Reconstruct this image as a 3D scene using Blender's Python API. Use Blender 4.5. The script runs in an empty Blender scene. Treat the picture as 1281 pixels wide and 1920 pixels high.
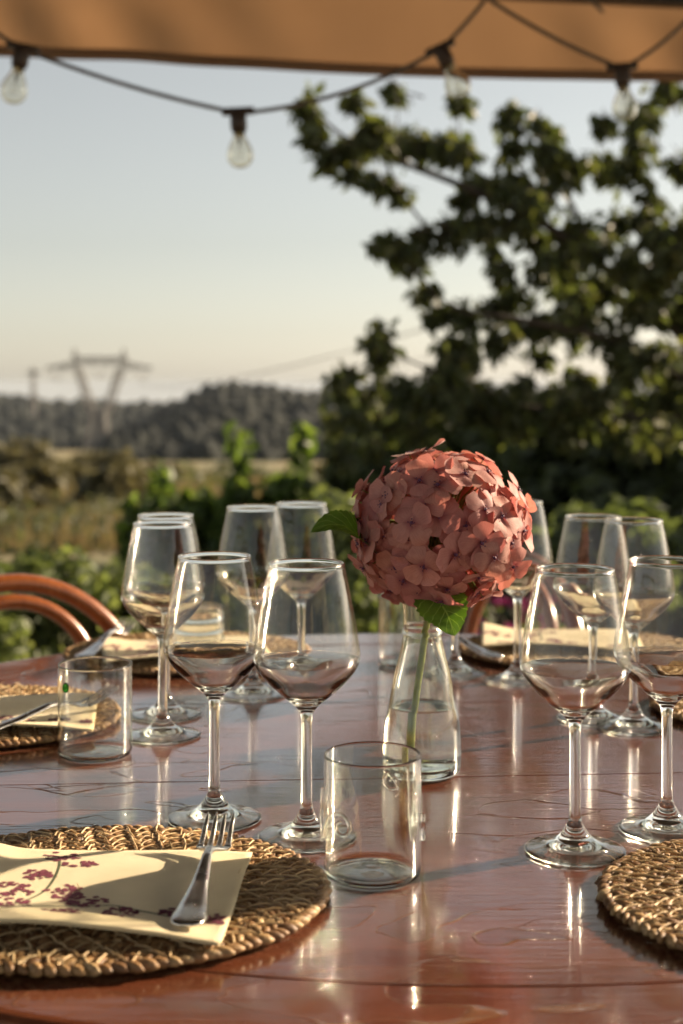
import bpy, bmesh, math, random
from mathutils import Vector, Matrix, noise
R = math.radians
S = bpy.context.scene
COL = S.collection

# ------------------------------------------------------------------ camera
CAM_Z, TZ, FPX = 1.1125, 0.75, 2667.0
cam = bpy.data.cameras.new('camera')
camo = bpy.data.objects.new('camera', cam); COL.objects.link(camo)
camo.location = (0, 0, CAM_Z); camo.rotation_euler = (R(90), 0, 0)
cam.sensor_fit = 'VERTICAL'; cam.sensor_height = 36; cam.lens = 50
cam.shift_y = -0.125                       # shift lens: keeps the uprights upright
cam.clip_start = 0.02; cam.clip_end = 40000
cam.dof.use_dof = True; cam.dof.focus_distance = 1.17; cam.dof.aperture_fstop = 5.4
S.camera = camo
# ------------------------------------------------------------------ sky and sun
SUN_AZ, SUN_EL = 63.0, 21.0                # degrees from the view axis towards the right, and up
w = bpy.data.worlds.new('World'); S.world = w; w.use_nodes = True
wn = w.node_tree; bgn = wn.nodes['Background']
sky = wn.nodes.new('ShaderNodeTexSky'); sky.sky_type = 'NISHITA'; sky.sun_disc = False
sky.sun_elevation = R(SUN_EL); sky.sun_rotation = R(SUN_AZ)
sky.air_density = 1.0; sky.dust_density = 0.7; sky.ozone_density = 1.0; sky.altitude = 100
tnt = wn.nodes.new('ShaderNodeMix'); tnt.data_type = 'RGBA'; tnt.blend_type = 'MULTIPLY'; tnt.inputs[0].default_value = 1.0; tnt.inputs[7].default_value = (1.05, 1.0, .92, 1)
hsv = wn.nodes.new('ShaderNodeHueSaturation'); hsv.inputs['Saturation'].default_value = 0.40     # dusty late-afternoon air, the whole sky alike
wn.links.new(sky.outputs[0], hsv.inputs['Color']); wn.links.new(hsv.outputs[0], tnt.inputs[6]); wn.links.new(tnt.outputs[2], bgn.inputs[0]); bgn.inputs[1].default_value = 0.054
sl = bpy.data.lights.new('sun', 'SUN'); sl.energy = 5.0; sl.angle = R(1.0); sl.color = (1.0, 0.80, 0.56)
so = bpy.data.objects.new('sun', sl); COL.objects.link(so)
sd = Vector((math.sin(R(SUN_AZ))*math.cos(R(SUN_EL)), math.cos(R(SUN_AZ))*math.cos(R(SUN_EL)), math.sin(R(SUN_EL))))
so.rotation_euler = sd.to_track_quat('Z', 'Y').to_euler(); so.location = (6, 4, 6)
S.view_settings.view_transform = 'Standard'; S.view_settings.look = 'None'
S.view_settings.exposure = 1.32; S.view_settings.gamma = 1.0
cy = S.cycles
cy.max_bounces = 14; cy.transmission_bounces = 12; cy.glossy_bounces = 8; cy.transparent_max_bounces = 24
cy.diffuse_bounces = 4; cy.sample_clamp_indirect = 0; cy.volume_bounces = 0; cy.adaptive_threshold = 0.02
cy.use_denoising = True

# ------------------------------------------------------------------ helpers
def P(x, y, Y):                            # a point of the place seen at photo pixel x, y at distance Y
    return Vector(((x-640)*Y/FPX, Y, CAM_Z-(y-720)*Y/FPX))
class MB:
    def __init__(s): s.v = []; s.f = []; s.m = []; s.uv = {}
    def add(s, vs, fs, mi=0):
        o = len(s.v); s.v += [tuple(p) for p in vs]
        for f in fs: s.f.append(tuple(i+o for i in f)); s.m.append(mi)
        return o
    def box(s, c, d, M=None, mi=0):
        vs = [Vector((c[0]+sx*d[0]/2, c[1]+sy*d[1]/2, c[2]+sz*d[2]/2)) for sz in (-1, 1) for sy in (-1, 1) for sx in (-1, 1)]
        if M: vs = [M @ v for v in vs]
        s.add(vs, [(0,2,3,1),(4,5,7,6),(0,1,5,4),(2,6,7,3),(0,4,6,2),(1,3,7,5)], mi)
    def tube(s, pts, rad, n=8, mi=0, closed=False, cap=True):
        pts = [Vector(p) for p in pts]; N = len(pts)
        if not isinstance(rad, (list, tuple)): rad = [rad]*N
        vs = []; up = None
        for i, p in enumerate(pts):
            a = pts[(i-1) % N] if (closed or i > 0) else p
            b = pts[(i+1) % N] if (closed or i < N-1) else p
            t = (b-a).normalized()
            if up is None:
                up = Vector((0, 0, 1)) if abs(t.z) < .9 else Vector((1, 0, 0))
            up = (up - t*up.dot(t))
            up = up.normalized() if up.length > 1e-6 else t.orthogonal().normalized()
            sd_ = t.cross(up)
            for k in range(n):
                q = 2*math.pi*k/n; vs.append(p + (up*math.cos(q) + sd_*math.sin(q))*rad[i])
        fs = []
        for i in range(N if closed else N-1):
            j = (i+1) % N
            for k in range(n):
                l = (k+1) % n; fs.append((i*n+k, j*n+k, j*n+l, i*n+l))
        if cap and not closed:
            fs.append(tuple(range(n-1, -1, -1))); fs.append(tuple((N-1)*n+k for k in range(n)))
        s.add(vs, fs, mi)
    def lathe(s, prof, n=48, c=(0, 0, 0), mi=0, closed=False):
        # prof: (r, z) list; r=0 ends become poles
        vs = []; idx = []
        for r, z in prof:
            if r < 1e-6: idx.append([len(vs)]); vs.append((c[0], c[1], c[2]+z))
            else:
                idx.append([len(vs)+k for k in range(n)])
                vs += [(c[0]+r*math.cos(2*math.pi*k/n), c[1]+r*math.sin(2*math.pi*k/n), c[2]+z) for k in range(n)]
        fs = []; L = len(prof)
        for i in range(L if closed else L-1):
            a, b = idx[i], idx[(i+1) % L]
            for k in range(n):
                l = (k+1) % n
                if len(a) == 1 and len(b) == 1: continue
                if len(a) == 1: fs.append((a[0], b[l], b[k]))
                elif len(b) == 1: fs.append((a[k], a[l], b[0]))
                else: fs.append((a[k], a[l], b[l], b[k]))
        s.add(vs, fs, mi)
    def mesh(s, name, mats, smooth=True):
        me = bpy.data.meshes.new(name); me.from_pydata(s.v, [], s.f)
        for m in (mats if isinstance(mats, (list, tuple)) else [mats]): me.materials.append(m)
        me.polygons.foreach_set('material_index', s.m)
        if smooth: me.polygons.foreach_set('use_smooth', [True]*len(s.f))
        me.update(); return me
    def build(s, name, mats, parent=None, smooth=True, fix=False):
        me = s.mesh(name, mats, smooth)
        if fix:
            bm = bmesh.new(); bm.from_mesh(me); bmesh.ops.recalc_face_normals(bm, faces=bm.faces); bm.to_mesh(me); bm.free()
        return link(name, me, parent)
def fixn(me):
    bm = bmesh.new(); bm.from_mesh(me); bmesh.ops.recalc_face_normals(bm, faces=bm.faces); bm.to_mesh(me); bm.free(); return me
def thin_wall(me, z0, z1):                 # the thin straight wall between foot/base and rim
    me.materials.append(M['thin_glass'])
    for f in me.polygons:
        if z0 < f.center.z < z1: f.material_index = 1
    return me
def link(name, me, parent=None):
    o = bpy.data.objects.new(name, me); COL.objects.link(o)
    if parent: o.parent = parent
    return o
def tag(o, label=None, cat=None, group=None, kind=None):
    if label: o['label'] = label
    if cat: o['category'] = cat
    if group: o['group'] = group
    if kind: o['kind'] = kind
    return o
def empty(name, loc=(0, 0, 0), rz=0, **k):
    o = bpy.data.objects.new(name, None); COL.objects.link(o); o.location = loc; o.rotation_euler = (0, 0, rz)
    return tag(o, **k)
def copy_tree(o, parent=None):
    c = o.copy(); COL.objects.link(c); c.parent = parent
    for ch in list(o.children): copy_tree(ch, c)
    return c
def crom(pts, n=6):
    pts = [Vector(p) for p in pts]; out = []
    for i in range(len(pts)-1):
        a, b, c, d = pts[max(i-1, 0)], pts[i], pts[i+1], pts[min(i+2, len(pts)-1)]
        for k in range(n):
            t = k/n
            out.append(.5*((2*b)+(c-a)*t+(2*a-5*b+4*c-d)*t*t+(-a+3*b-3*c+d)*t**3))
    out.append(pts[-1]); return out
def sstep(a, b, x):
    t = max(0, min(1, (x-a)/(b-a))); return t*t*(3-2*t)

# ------------------------------------------------------------------ materials
class NT:
    def __init__(s, name):
        s.m = bpy.data.materials.new(name); s.m.use_nodes = True; s.t = s.m.node_tree
        s.b = s.t.nodes['Principled BSDF']; s.out = s.t.nodes['Material Output']
    def n(s, kind, **k):
        nd = s.t.nodes.new('ShaderNode'+kind)
        for a, v in k.items():
            if a.startswith('i_'):
                key = a[2:]; key = int(key) if key.isdigit() else key.replace('_', ' ')
                sock = nd.inputs[key]
                if hasattr(v, 'links') or isinstance(v, bpy.types.NodeSocket): s.t.links.new(v, sock)
                else: sock.default_value = v
            else: setattr(nd, a, v)
        return nd
    def l(s, a, b): s.t.links.new(a, b)
    def set(s, **k):
        for a, v in k.items():
            sock = s.b.inputs[a.replace('_', ' ')]
            if isinstance(v, bpy.types.NodeSocket): s.l(v, sock)
            else: sock.default_value = v
        return s
    def ramp(s, fac, stops, interp='LINEAR'):
        r = s.n('ValToRGB'); e = r.color_ramp.elements; r.color_ramp.interpolation = interp
        while len(e) < len(stops): e.new(.5)
        for i, (p, c) in enumerate(stops): e[i].position = p; e[i].color = (*c, 1) if len(c) == 3 else c
        s.l(fac, r.inputs[0]); return r.outputs[0]
    def coord(s, kind='Object', scale=(1, 1, 1)):
        c = s.n('TexCoord'); m = s.n('Mapping'); m.inputs['Scale'].default_value = scale
        s.l(c.outputs[kind], m.inputs[0]); return m.outputs[0]
    def noise(s, vec, scale, detail=3, rough=.5, dist=0):
        return s.n('TexNoise', i_Vector=vec, i_Scale=scale, i_Detail=detail, i_Roughness=rough, i_Distortion=dist).outputs['Fac']
    def bump(s, h, strength=.3, dist=.001, normal=None):
        b = s.n('Bump', i_Strength=strength, i_Distance=dist, i_Height=h)
        if normal: s.l(normal, b.inputs['Normal'])
        return b.outputs[0]
    def mix(s, f, a, b, blend='MIX'):
        x = s.n('Mix', data_type='RGBA', blend_type=blend)
        for sock, v in ((x.inputs[0], f), (x.inputs[6], a), (x.inputs[7], b)):
            if isinstance(v, bpy.types.NodeSocket): s.l(v, sock)
            else: sock.default_value = v if not isinstance(v, tuple) or len(v) == 4 else (*v, 1)
        return x.outputs[2]
    def math(s, op, a, b=0.0, c=None, clamp=False):
        x = s.n('Math', operation=op, use_clamp=clamp)
        for i, v in enumerate((a, b, c)):
            if v is None: continue
            if isinstance(v, bpy.types.NodeSocket): s.l(v, x.inputs[i])
            else: x.inputs[i].default_value = v
        return x.outputs[0]
M = {}
def plain(name, col, rough=.5, metal=0.0, var=.25, scale=40):
    t = NT(name); v = t.coord()
    f = t.noise(v, scale, 4)
    c = t.ramp(f, [(.3, tuple(x*(1-var) for x in col)), (.7, tuple(min(1, x*(1+var)) for x in col))])
    t.set(Base_Color=c, Roughness=rough, Metallic=metal, Normal=t.bump(f, .15, .0006)); M[name] = t.m; return t.m
def glassmat(name, tint=(1, 1, 1), ior=1.5):
    t = NT(name); g = t.n('BsdfGlass', i_Color=(*tint, 1), i_Roughness=0.0, i_IOR=ior)
    t.l(g.outputs[0], t.out.inputs[0]); M[name] = t.m; return t.m
glassmat('glass', (.985, .985, .965), 1.5)
glassmat('carafe_glass', (.98, .982, .95), 1.5)
glassmat('stem_glass', (.985, .985, .965), 1.5)
for k_, r_ in (('glass', .03), ('stem_glass', .15), ('carafe_glass', .05)): M[k_].node_tree.nodes['Glass BSDF'].inputs['Roughness'].default_value = r_   # faint haze of washed glass
glassmat('water', (.985, .99, .97), 1.333)
glassmat('bulb_glass', (.97, .96, .92), 1.5)
M['bulb_glass'].node_tree.nodes['Glass BSDF'].inputs['Roughness'].default_value = .05
glassmat('green_glass', (.25, .6, .2), 1.5)
def thinglass(name):                       # thin-walled blown glass: each wall reflects by Fresnel and lets the rest straight through
    t = NT(name); tr = t.n('BsdfTransparent', i_Color=(.985, .985, .97, 1)); gl = t.n('BsdfGlossy', i_Roughness=.015); fr = t.n('Fresnel')
    t.l(t.math('SUBTRACT', 1.5, t.math('MULTIPLY', t.n('NewGeometry').outputs['Backfacing'], 1.5-1/1.5)), fr.inputs[0])      # same reflectance from either side of the wall
    mx = t.n('MixShader'); t.l(fr.outputs[0], mx.inputs[0]); t.l(tr.outputs[0], mx.inputs[1]); t.l(gl.outputs[0], mx.inputs[2]); t.l(mx.outputs[0], t.out.inputs[0]); M[name] = t.m
thinglass('thin_glass')
plain('socket_rubber', (.045, .028, .02), .45)
plain('cord_rubber', (.10, .085, .072), .55)
plain('dark_metal', (.03, .032, .036), .45, 0, .15)
plain('terrace_stone', (.16, .13, .105), .8, 0, .3, 6)
plain('bark', (.06, .045, .032), .9, 0, .4, 25)
plain('pylon_steel', (.20, .185, .17), .6, 0, .15)
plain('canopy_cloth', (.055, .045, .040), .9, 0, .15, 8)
plain('brass', (.55, .38, .16), .35, 1.0, .1)
plain('filament', (.35, .30, .22), .4, .6, .1)
plain('print_berry', (.165, .028, .055), .85, 0, .35, 300)
plain('print_stem', (.07, .085, .04), .85, 0, .2, 300)
def m_table():
    t = NT('table_wood'); v = t.coord('Object', (1.0, 7.0, 1.0)); u = t.coord('Object')
    g = t.noise(v, 3.2, 8, .62, .6); fine = t.noise(t.coord('Object', (2.2, 60, 3)), 6, 6, .65)
    big = t.noise(u, 2.6, 3, .5, .8)
    c = t.ramp(g, [(.28, (.045, .012, .006)), (.5, (.120, .036, .017)), (.72, (.22, .074, .034))])
    c = t.mix(t.ramp(big, [(.38, (0, 0, 0)), (.62, (1, 1, 1))]), c, (.085, .026, .014), 'MIX')
    c2 = t.mix(.5, c, t.ramp(fine, [(.3, (.035, .009, .005)), (.75, (.25, .072, .032))]))
    # islands of crazed, lifting lacquer: thin raised outlines and a paler inside
    ln = t.noise(t.coord('Object', (.8, 1.7, 1)), 8.0, 1.6, .5, 1.0)
    d = t.math('ABSOLUTE', t.math('SUBTRACT', ln, .56))
    line = t.math('SUBTRACT', 1.0, t.math('DIVIDE', d, .0050), clamp=True)
    msk = t.ramp(t.noise(u, 2.1, 2), [(.44, (0, 0, 0)), (.53, (1, 1, 1))])
    line = t.math('MULTIPLY', line, msk)
    inside = t.math('MULTIPLY', t.ramp(ln, [(.558, (0, 0, 0)), (.562, (1, 1, 1))]), msk)
    c3 = t.mix(t.math('MULTIPLY', inside, .30), c2, (.21, .075, .042))
    c4 = t.mix(t.math('MULTIPLY', line, .8), c3, (.22, .11, .052))
    wob = t.n('TexNoise', i_Vector=u, i_Scale=9.0, i_Detail=3.0).outputs['Color']
    wv_ = t.n('VectorMath', operation='MULTIPLY_ADD'); t.l(wob, wv_.inputs[0]); wv_.inputs[1].default_value = (.10, .06, 0); t.l(u, wv_.inputs[2])
    mp_ = t.n('Mapping'); mp_.inputs['Scale'].default_value = (.75, 1.5, 1); t.l(wv_.outputs[0], mp_.inputs[0])
    vor = t.n('TexVoronoi', feature='DISTANCE_TO_EDGE', i_Vector=mp_.outputs[0], i_Scale=9.0).outputs['Distance']
    crk = t.math('SUBTRACT', 1.0, t.math('DIVIDE', vor, .012), clamp=True)
    cmk = t.ramp(t.noise(u, 4.5, 3), [(.57, (0, 0, 0)), (.66, (1, 1, 1))]); crk = t.math('MULTIPLY', crk, cmk)
    c4 = t.mix(t.math('MULTIPLY', crk, .7), c4, (.040, .014, .008))
    drt = t.noise(t.coord('Object', (1, 3, 1)), 14, 6, .7)
    c4 = t.mix(t.ramp(drt, [(.52, (0, 0, 0)), (.72, (.45, .45, .45))]), c4, (.10, .060, .040))
    cr_ = t.ramp(t.noise(t.coord('Object', (1, 2.5, 1)), 11, 5, .65), [(.35, (.04,)*3), (.55, (.065,)*3), (.75, (.17,)*3)])
    rr = t.ramp(t.noise(u, 30, 4), [(.3, (.13, .13, .13)), (.75, (.23, .23, .23))])
    scr = t.noise(t.coord('Object', (2, 26, 2)), 9, 4)
    b1 = t.bump(scr, .14, .0012)
    b2 = t.bump(t.noise(u, 75, 2), .05, .0008, b1)
    b3 = t.bump(crk, .35, -.0010, t.bump(line, .35, .0010, b2))
    t.set(Base_Color=c4, Roughness=rr, Normal=b3); t.b.inputs['IOR'].default_value = 1.5
    t.b.inputs['Coat Weight'].default_value = 1.0; t.b.inputs['Coat Roughness'].default_value = .055
    t.l(b3, t.b.inputs['Coat Normal']); t.l(cr_, t.b.inputs['Coat Roughness'])
    M['table_wood'] = t.m; M['table_border'] = t.m
m_table()
def m_straw():
    t = NT('straw'); v = t.coord()
    rnd = t.n('NewGeometry').outputs['Random Per Island']
    f = t.noise(v, 260, 4, .65); g = t.noise(v, 28, 2)
    c = t.ramp(rnd, [(0, (.13, .062, .026)), (.35, (.34, .185, .072)), (.75, (.50, .32, .14)), (1, (.64, .46, .24))])
    c = t.mix(t.ramp(f, [(.35, (.75, .75, .75)), (.62, (0, 0, 0))]), c, (.13, .065, .028))
    c = t.mix(t.ramp(g, [(.4, (.35, .35, .35)), (.6, (0, 0, 0))]), c, (.24, .13, .06))
    t.set(Base_Color=c, Roughness=.55, Normal=t.bump(f, .6, .0008)); M['straw'] = t.m
    t = NT('straw_stitch'); rnd = t.n('NewGeometry').outputs['Random Per Island']
    t.set(Base_Color=t.ramp(rnd, [(0, (.38, .24, .11)), (1, (.70, .52, .29))]), Roughness=.5); M['straw_stitch'] = t.m
m_straw()
def m_napkin():
    t = NT('napkin_paper'); u = t.coord('Object')
    def wv(dx, dy):
        s_ = t.n('TexWave', wave_type='BANDS', bands_direction='X'); mp = t.n('Mapping'); mp.inputs['Rotation'].default_value = (0, 0, dx); mp.inputs['Scale'].default_value = (1, 1, 1)
        t.l(u, mp.inputs[0]); t.l(mp.outputs[0], s_.inputs['Vector']); s_.inputs['Scale'].default_value = dy; return s_.outputs['Fac']
    h = t.math('MULTIPLY', wv(R(45), 240), wv(R(-45), 240))
    n = t.noise(u, 30, 4)
    t.set(Base_Color=t.ramp(n, [(.3, (.68, .565, .35)), (.7, (.76, .645, .42))]), Roughness=.9, Normal=t.bump(h, .55, .0006, t.bump(n, .2, .002)))
    t.b.inputs['Sheen Weight'].default_value = .15; M['napkin_paper'] = t.m
m_napkin()
def m_steel():
    t = NT('steel'); u = t.coord('Object', (1, 1, 1)); f = t.noise(u, 220, 4); g = t.noise(u, 60, 3)
    t.set(Base_Color=(.60, .585, .56, 1), Metallic=1.0, Roughness=t.ramp(g, [(.3, (.14,)*3), (.7, (.30,)*3)]), Normal=t.bump(f, .12, .0006)); M['steel'] = t.m
m_steel()
def m_bentwood():
    t = NT('bentwood'); u = t.coord('Object'); g = t.noise(t.coord('Object', (8, 8, 1.5)), 12, 6, .6, .5)
    t.set(Base_Color=t.ramp(g, [(.3, (.19, .050, .014)), (.7, (.33, .105, .030))]), Roughness=.28, Normal=t.bump(g, .08, .001)); t.b.inputs['Coat Weight'].default_value = .5
    t.b.inputs['Coat Roughness'].default_value = .15; M['bentwood'] = t.m
m_bentwood()
def leafmat(name, cols, trans=.35, rough=.45, tcol=None):
    t = NT(name); rnd = t.n('NewGeometry').outputs['Random Per Island']
    f = t.noise(t.coord(), 14, 3)
    mixv = t.math('ADD', t.math('MULTIPLY', rnd, .75), t.math('MULTIPLY', f, .25))
    st = [(i/(len(cols)-1), c) for i, c in enumerate(cols)]
    c = t.ramp(mixv, st); t.set(Base_Color=c, Roughness=rough)
    tr = t.n('BsdfTranslucent'); tm = t.mix(1.0, c, (tcol or (1.9, 2.0, .7))+(1,), 'MULTIPLY'); t.l(tm, tr.inputs[0])
    mx = t.n('MixShader', i_0=trans); t.l(t.b.outputs[0], mx.inputs[1]); t.l(tr.outputs[0], mx.inputs[2]); t.l(mx.outputs[0], t.out.inputs[0])
    M[name] = t.m; return t.m
leafmat('leaf_tree', [(.036, .046, .022), (.060, .073, .030), (.092, .104, .038), (.13, .12, .045)], .42, .5, (1.6, 1.7, .75))
leafmat('leaf_dark', [(.058, .074, .048), (.088, .110, .064), (.120, .145, .075)], .40)
leafmat('leaf_green', [(.075, .098, .038), (.115, .148, .058), (.155, .185, .076), (.19, .205, .10)], .46, .5, (1.6, 1.6, .85))
leafmat('leaf_vine', [(.045, .070, .026), (.085, .125, .040), (.16, .20, .060)], .45)
leafmat('leaf_olive', [(.075, .070, .038), (.125, .115, .062), (.18, .158, .085)], .3, .6, (1.4, 1.35, .9))
leafmat('leaf_scrub', [(.060, .068, .034), (.10, .108, .056), (.15, .150, .080)], .35, .6, (1.5, 1.5, .9))
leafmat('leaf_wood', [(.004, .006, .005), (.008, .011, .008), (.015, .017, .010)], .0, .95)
leafmat('dry_grass', [(.20, .15, .075), (.30, .225, .115), (.19, .175, .08)], .3, .6, (1.2, 1.15, .9))
leafmat('magenta_petal', [(.30, .03, .14), (.42, .06, .22)], .3, .6, (1.3, .8, 1))
def m_ground():
    t = NT('hill_ground'); u = t.coord('Object'); a = t.noise(u, .045, 5, .6); b = t.noise(u, .6, 5, .65)
    c = t.ramp(a, [(.36, (.11, .10, .045)), (.5, (.27, .205, .10)), (.64, (.38, .28, .14))])
    c = t.mix(t.ramp(b, [(.42, (0, 0, 0)), (.6, (.8, .8, .8))]), c, (.10, .115, .035))
    t.set(Base_Color=c, Roughness=.95, Normal=t.bump(b, .6, .3)); M['hill_ground'] = t.m
    t = NT('wood_ground'); u = t.coord('Object'); a = t.noise(u, .02, 6, .65)
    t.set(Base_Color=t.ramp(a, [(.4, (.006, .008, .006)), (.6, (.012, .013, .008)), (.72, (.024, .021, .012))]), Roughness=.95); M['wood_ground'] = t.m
    t = NT('far_ground'); u = t.coord('Object'); a = t.noise(u, .004, 6, .6)
    t.set(Base_Color=t.ramp(a, [(.4, (.05, .055, .04)), (.6, (.09, .085, .055))]), Roughness=.95); M['far_ground'] = t.m
m_ground()
def m_awning():
    t = NT('awning_cloth'); u = t.coord('Object'); n = t.noise(u, 2.5, 4); wv = t.noise(t.coord('Object', (1, 1, 1)), 380, 2)
    c = t.ramp(n, [(.3, (.35, .230, .145)), (.7, (.41, .275, .176))])
    t.set(Base_Color=c, Roughness=.9, Normal=t.bump(wv, .2, .0008))
    tr = t.n('BsdfTranslucent'); t.l(t.mix(1.0, c, (1.0, .82, .62, 1), 'MULTIPLY'), tr.inputs[0])
    mx = t.n('MixShader', i_0=.42); t.l(t.b.outputs[0], mx.inputs[1]); t.l(tr.outputs[0], mx.inputs[2]); t.l(mx.outputs[0], t.out.inputs[0]); M['awning_cloth'] = t.m
m_awning()
def m_petal():
    t = NT('petal'); uv = t.n('UVMap').outputs[0]; sx = t.n('SeparateXYZ', i_0=uv)
    rnd = t.n('ObjectInfo').outputs['Random']; ri = t.n('NewGeometry').outputs['Random Per Island']
    c = t.ramp(t.math('ADD', t.math('MULTIPLY', rnd, .65), t.math('MULTIPLY', ri, .35)), [(0, (.47, .195, .180)), (.35, (.55, .255, .220)), (.65, (.59, .305, .235)), (1, (.64, .300, .305))])
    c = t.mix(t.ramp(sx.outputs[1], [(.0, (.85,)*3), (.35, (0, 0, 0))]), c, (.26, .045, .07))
    vein = t.noise(t.n('Mapping', i_0=uv, i_Scale=(26, 3, 1)).outputs[0], 1.0, 3)
    c = t.mix(t.ramp(vein, [(.4, (.28,)*3), (.6, (0,)*3)]), c, (.36, .085, .09))
    t.set(Base_Color=c, Roughness=.6, Normal=t.bump(vein, .25, .0008)); t.b.inputs['Sheen Weight'].default_value = .2
    tr = t.n('BsdfTranslucent'); t.l(t.mix(1.0, c, (1.25, .98, .92, 1), 'MULTIPLY'), tr.inputs[0])
    mx = t.n('MixShader', i_0=.36); t.l(t.b.outputs[0], mx.inputs[1]); t.l(tr.outputs[0], mx.inputs[2]); t.l(mx.outputs[0], t.out.inputs[0]); M['petal'] = t.m
    t = NT('floret_eye'); t.set(Base_Color=(.10, .03, .08, 1), Roughness=.5); M['floret_eye'] = t.m
    t = NT('big_leaf'); uv = t.n('UVMap').outputs[0]; sp = t.n('SeparateXYZ', i_0=uv)
    au = t.math('ABSOLUTE', sp.outputs[0])
    fr = t.math('FRACT', t.math('SUBTRACT', t.math('MULTIPLY', sp.outputs[1], 7.0), t.math('MULTIPLY', t.math('POWER', au, .8), 2.0)))
    vn = t.math('SUBTRACT', 1.0, t.math('DIVIDE', t.math('ABSOLUTE', t.math('SUBTRACT', fr, .5)), .07), clamp=True)
    mid = t.math('SUBTRACT', 1.0, t.math('DIVIDE', au, .05), clamp=True)
    vv = t.math('MAXIMUM', vn, mid)
    c = t.mix(vv, t.ramp(t.noise(t.coord(), 60, 4), [(.3, (.055, .115, .018)), (.7, (.095, .175, .03))]), (.19, .29, .075))
    t.set(Base_Color=c, Roughness=.42, Normal=t.bump(vv, .5, -.0008))
    tr = t.n('BsdfTranslucent'); t.l(t.mix(1.0, c, (1.7, 1.8, .6, 1), 'MULTIPLY'), tr.inputs[0])
    mx = t.n('MixShader', i_0=.4); t.l(t.b.outputs[0], mx.inputs[1]); t.l(tr.outputs[0], mx.inputs[2]); t.l(mx.outputs[0], t.out.inputs[0]); M['big_leaf'] = t.m
m_petal()
plain('flower_stem', (.22, .26, .05), .5, 0, .25, 120)

# ------------------------------------------------------------------ ground, hills, woods
rg = random.Random(5)
def interp(x, tab):
    if x <= tab[0][0]: return tab[0][1]
    for (a, va), (b, vb) in zip(tab, tab[1:]):
        if x <= b: return va+(vb-va)*(x-a)/(b-a)
    return tab[-1][1]
PROF = [(0, -.03), (9, -.03), (13, -.35), (25, -1.0), (45, -2.2), (100, -5.2), (200, -10.5), (450, -20), (700, -26), (950, -36), (1500, -62), (4000, -150), (14000, -420)]
def ground_z(x, y):
    d = math.hypot(x, y); z = interp(d, PROF)
    if d > 10:
        k = min(1, (d-10)/30)
        z += k*.35*noise.noise((x*.06, y*.06, 0)) + min(3, d*.006)*noise.noise((x*.008+3, y*.008, 1))*k
    return z
mb = MB(); rings = [0, 3, 6, 9]; r_ = 9
while r_ < 13500: r_ = r_*1.07+.4; rings.append(r_)
NA = 120
for i, r_ in enumerate(rings):
    for k in range(NA):
        a = 2*math.pi*k/NA; x, y = r_*math.cos(a), r_*math.sin(a); mb.v.append((x, y, ground_z(x, y)))
for i in range(len(rings)-1):
    for k in range(NA):
        l = (k+1) % NA; mb.f.append((i*NA+k, (i+1)*NA+k, (i+1)*NA+l, i*NA+l)); mb.m.append(0)
tag(mb.build('ground', M['hill_ground']), kind='structure')
mb = MB(); mb.box((0, 1.5, -.05), (9, 9, .1)); tag(mb.build('terrace_floor', M['terrace_stone'], smooth=False), kind='structure')

def hill(name, x0, x1, d0, d1, top, mat, nx=70, ny=12, rough=1.0):
    """A ridge running across the view: foot at distance d0, crest at d1; top(px) gives the crest's height line."""
    mb = MB(); hz = {}
    for j in range(ny+1):
        t = j/ny
        for i in range(nx+1):
            px = x0+(x1-x0)*i/nx; d = d0+(d1-d0)*min(1, t*1.15)
            if t > .87: d = d1+(t-.87)*(d1-d0)*1.5
            zc = CAM_Z-(top(px)-720)*d1/FPX
            zg = ground_z((px-640)*d0/FPX, d0)-1.5
            s_ = sstep(0, .87, t) if t <= .87 else 1-(t-.87)*2.2
            x = (px-640)*d/FPX
            z = zg+(zc-zg)*s_ + rough*2.2*noise.noise((x*.02, d*.02, 7))*min(1, 4*t*(1.02-t))
            mb.v.append((x, d, z))
    for j in range(ny):
        for i in range(nx):
            a = j*(nx+1)+i; mb.f.append((a, a+1, a+nx+2, a+nx+1)); mb.m.append(0)
    o = mb.build(name, mat); tag(o, kind='structure'); return mb
left_top = lambda px: interp(px, [(-900, 735), (-300, 750), (0, 748), (110, 766), (200, 764), (290, 770), (400, 758), (520, 765), (900, 770)])
mid_top = lambda px: interp(px, [(150, 850), (290, 795), (380, 738), (420, 734), (470, 737), (530, 744), (640, 746), (900, 742), (1400, 750), (2400, 760)])
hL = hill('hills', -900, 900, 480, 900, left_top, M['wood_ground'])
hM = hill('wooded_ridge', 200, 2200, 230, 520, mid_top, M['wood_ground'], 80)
hF = hill('mountains', -2500, 3500, 2600, 4200, lambda p: interp(p, [(-2500, 785), (420, 780), (560, 748), (640, 733), (760, 728), (1400, 726), (3500, 735)])+3*math.sin(p*.011+1), M['far_ground'], 80, 8, 6)
def blob(mb, c, r, rz, seed, sub):
    vs, fs = sub
    out = []
    for v in vs:
        k = 1+.38*noise.noise((v.x*1.7+seed, v.y*1.7, v.z*1.7+seed*.37))+.15*noise.noise((v.x*5+seed, v.y*5, v.z*5))
        out.append((c[0]+v.x*r*k, c[1]+v.y*r*k, c[2]+v.z*rz*k))
    mb.add(out, fs)
def ico(sub):
    bm = bmesh.new(); bmesh.ops.create_icosphere(bm, subdivisions=sub, radius=1); vs = [v.co.copy() for v in bm.verts]; fs = [tuple(v.index for v in f.verts) for f in bm.faces]; bm.free(); return vs, fs
ICO1, ICO2 = ico(1), ico(2)
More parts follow.
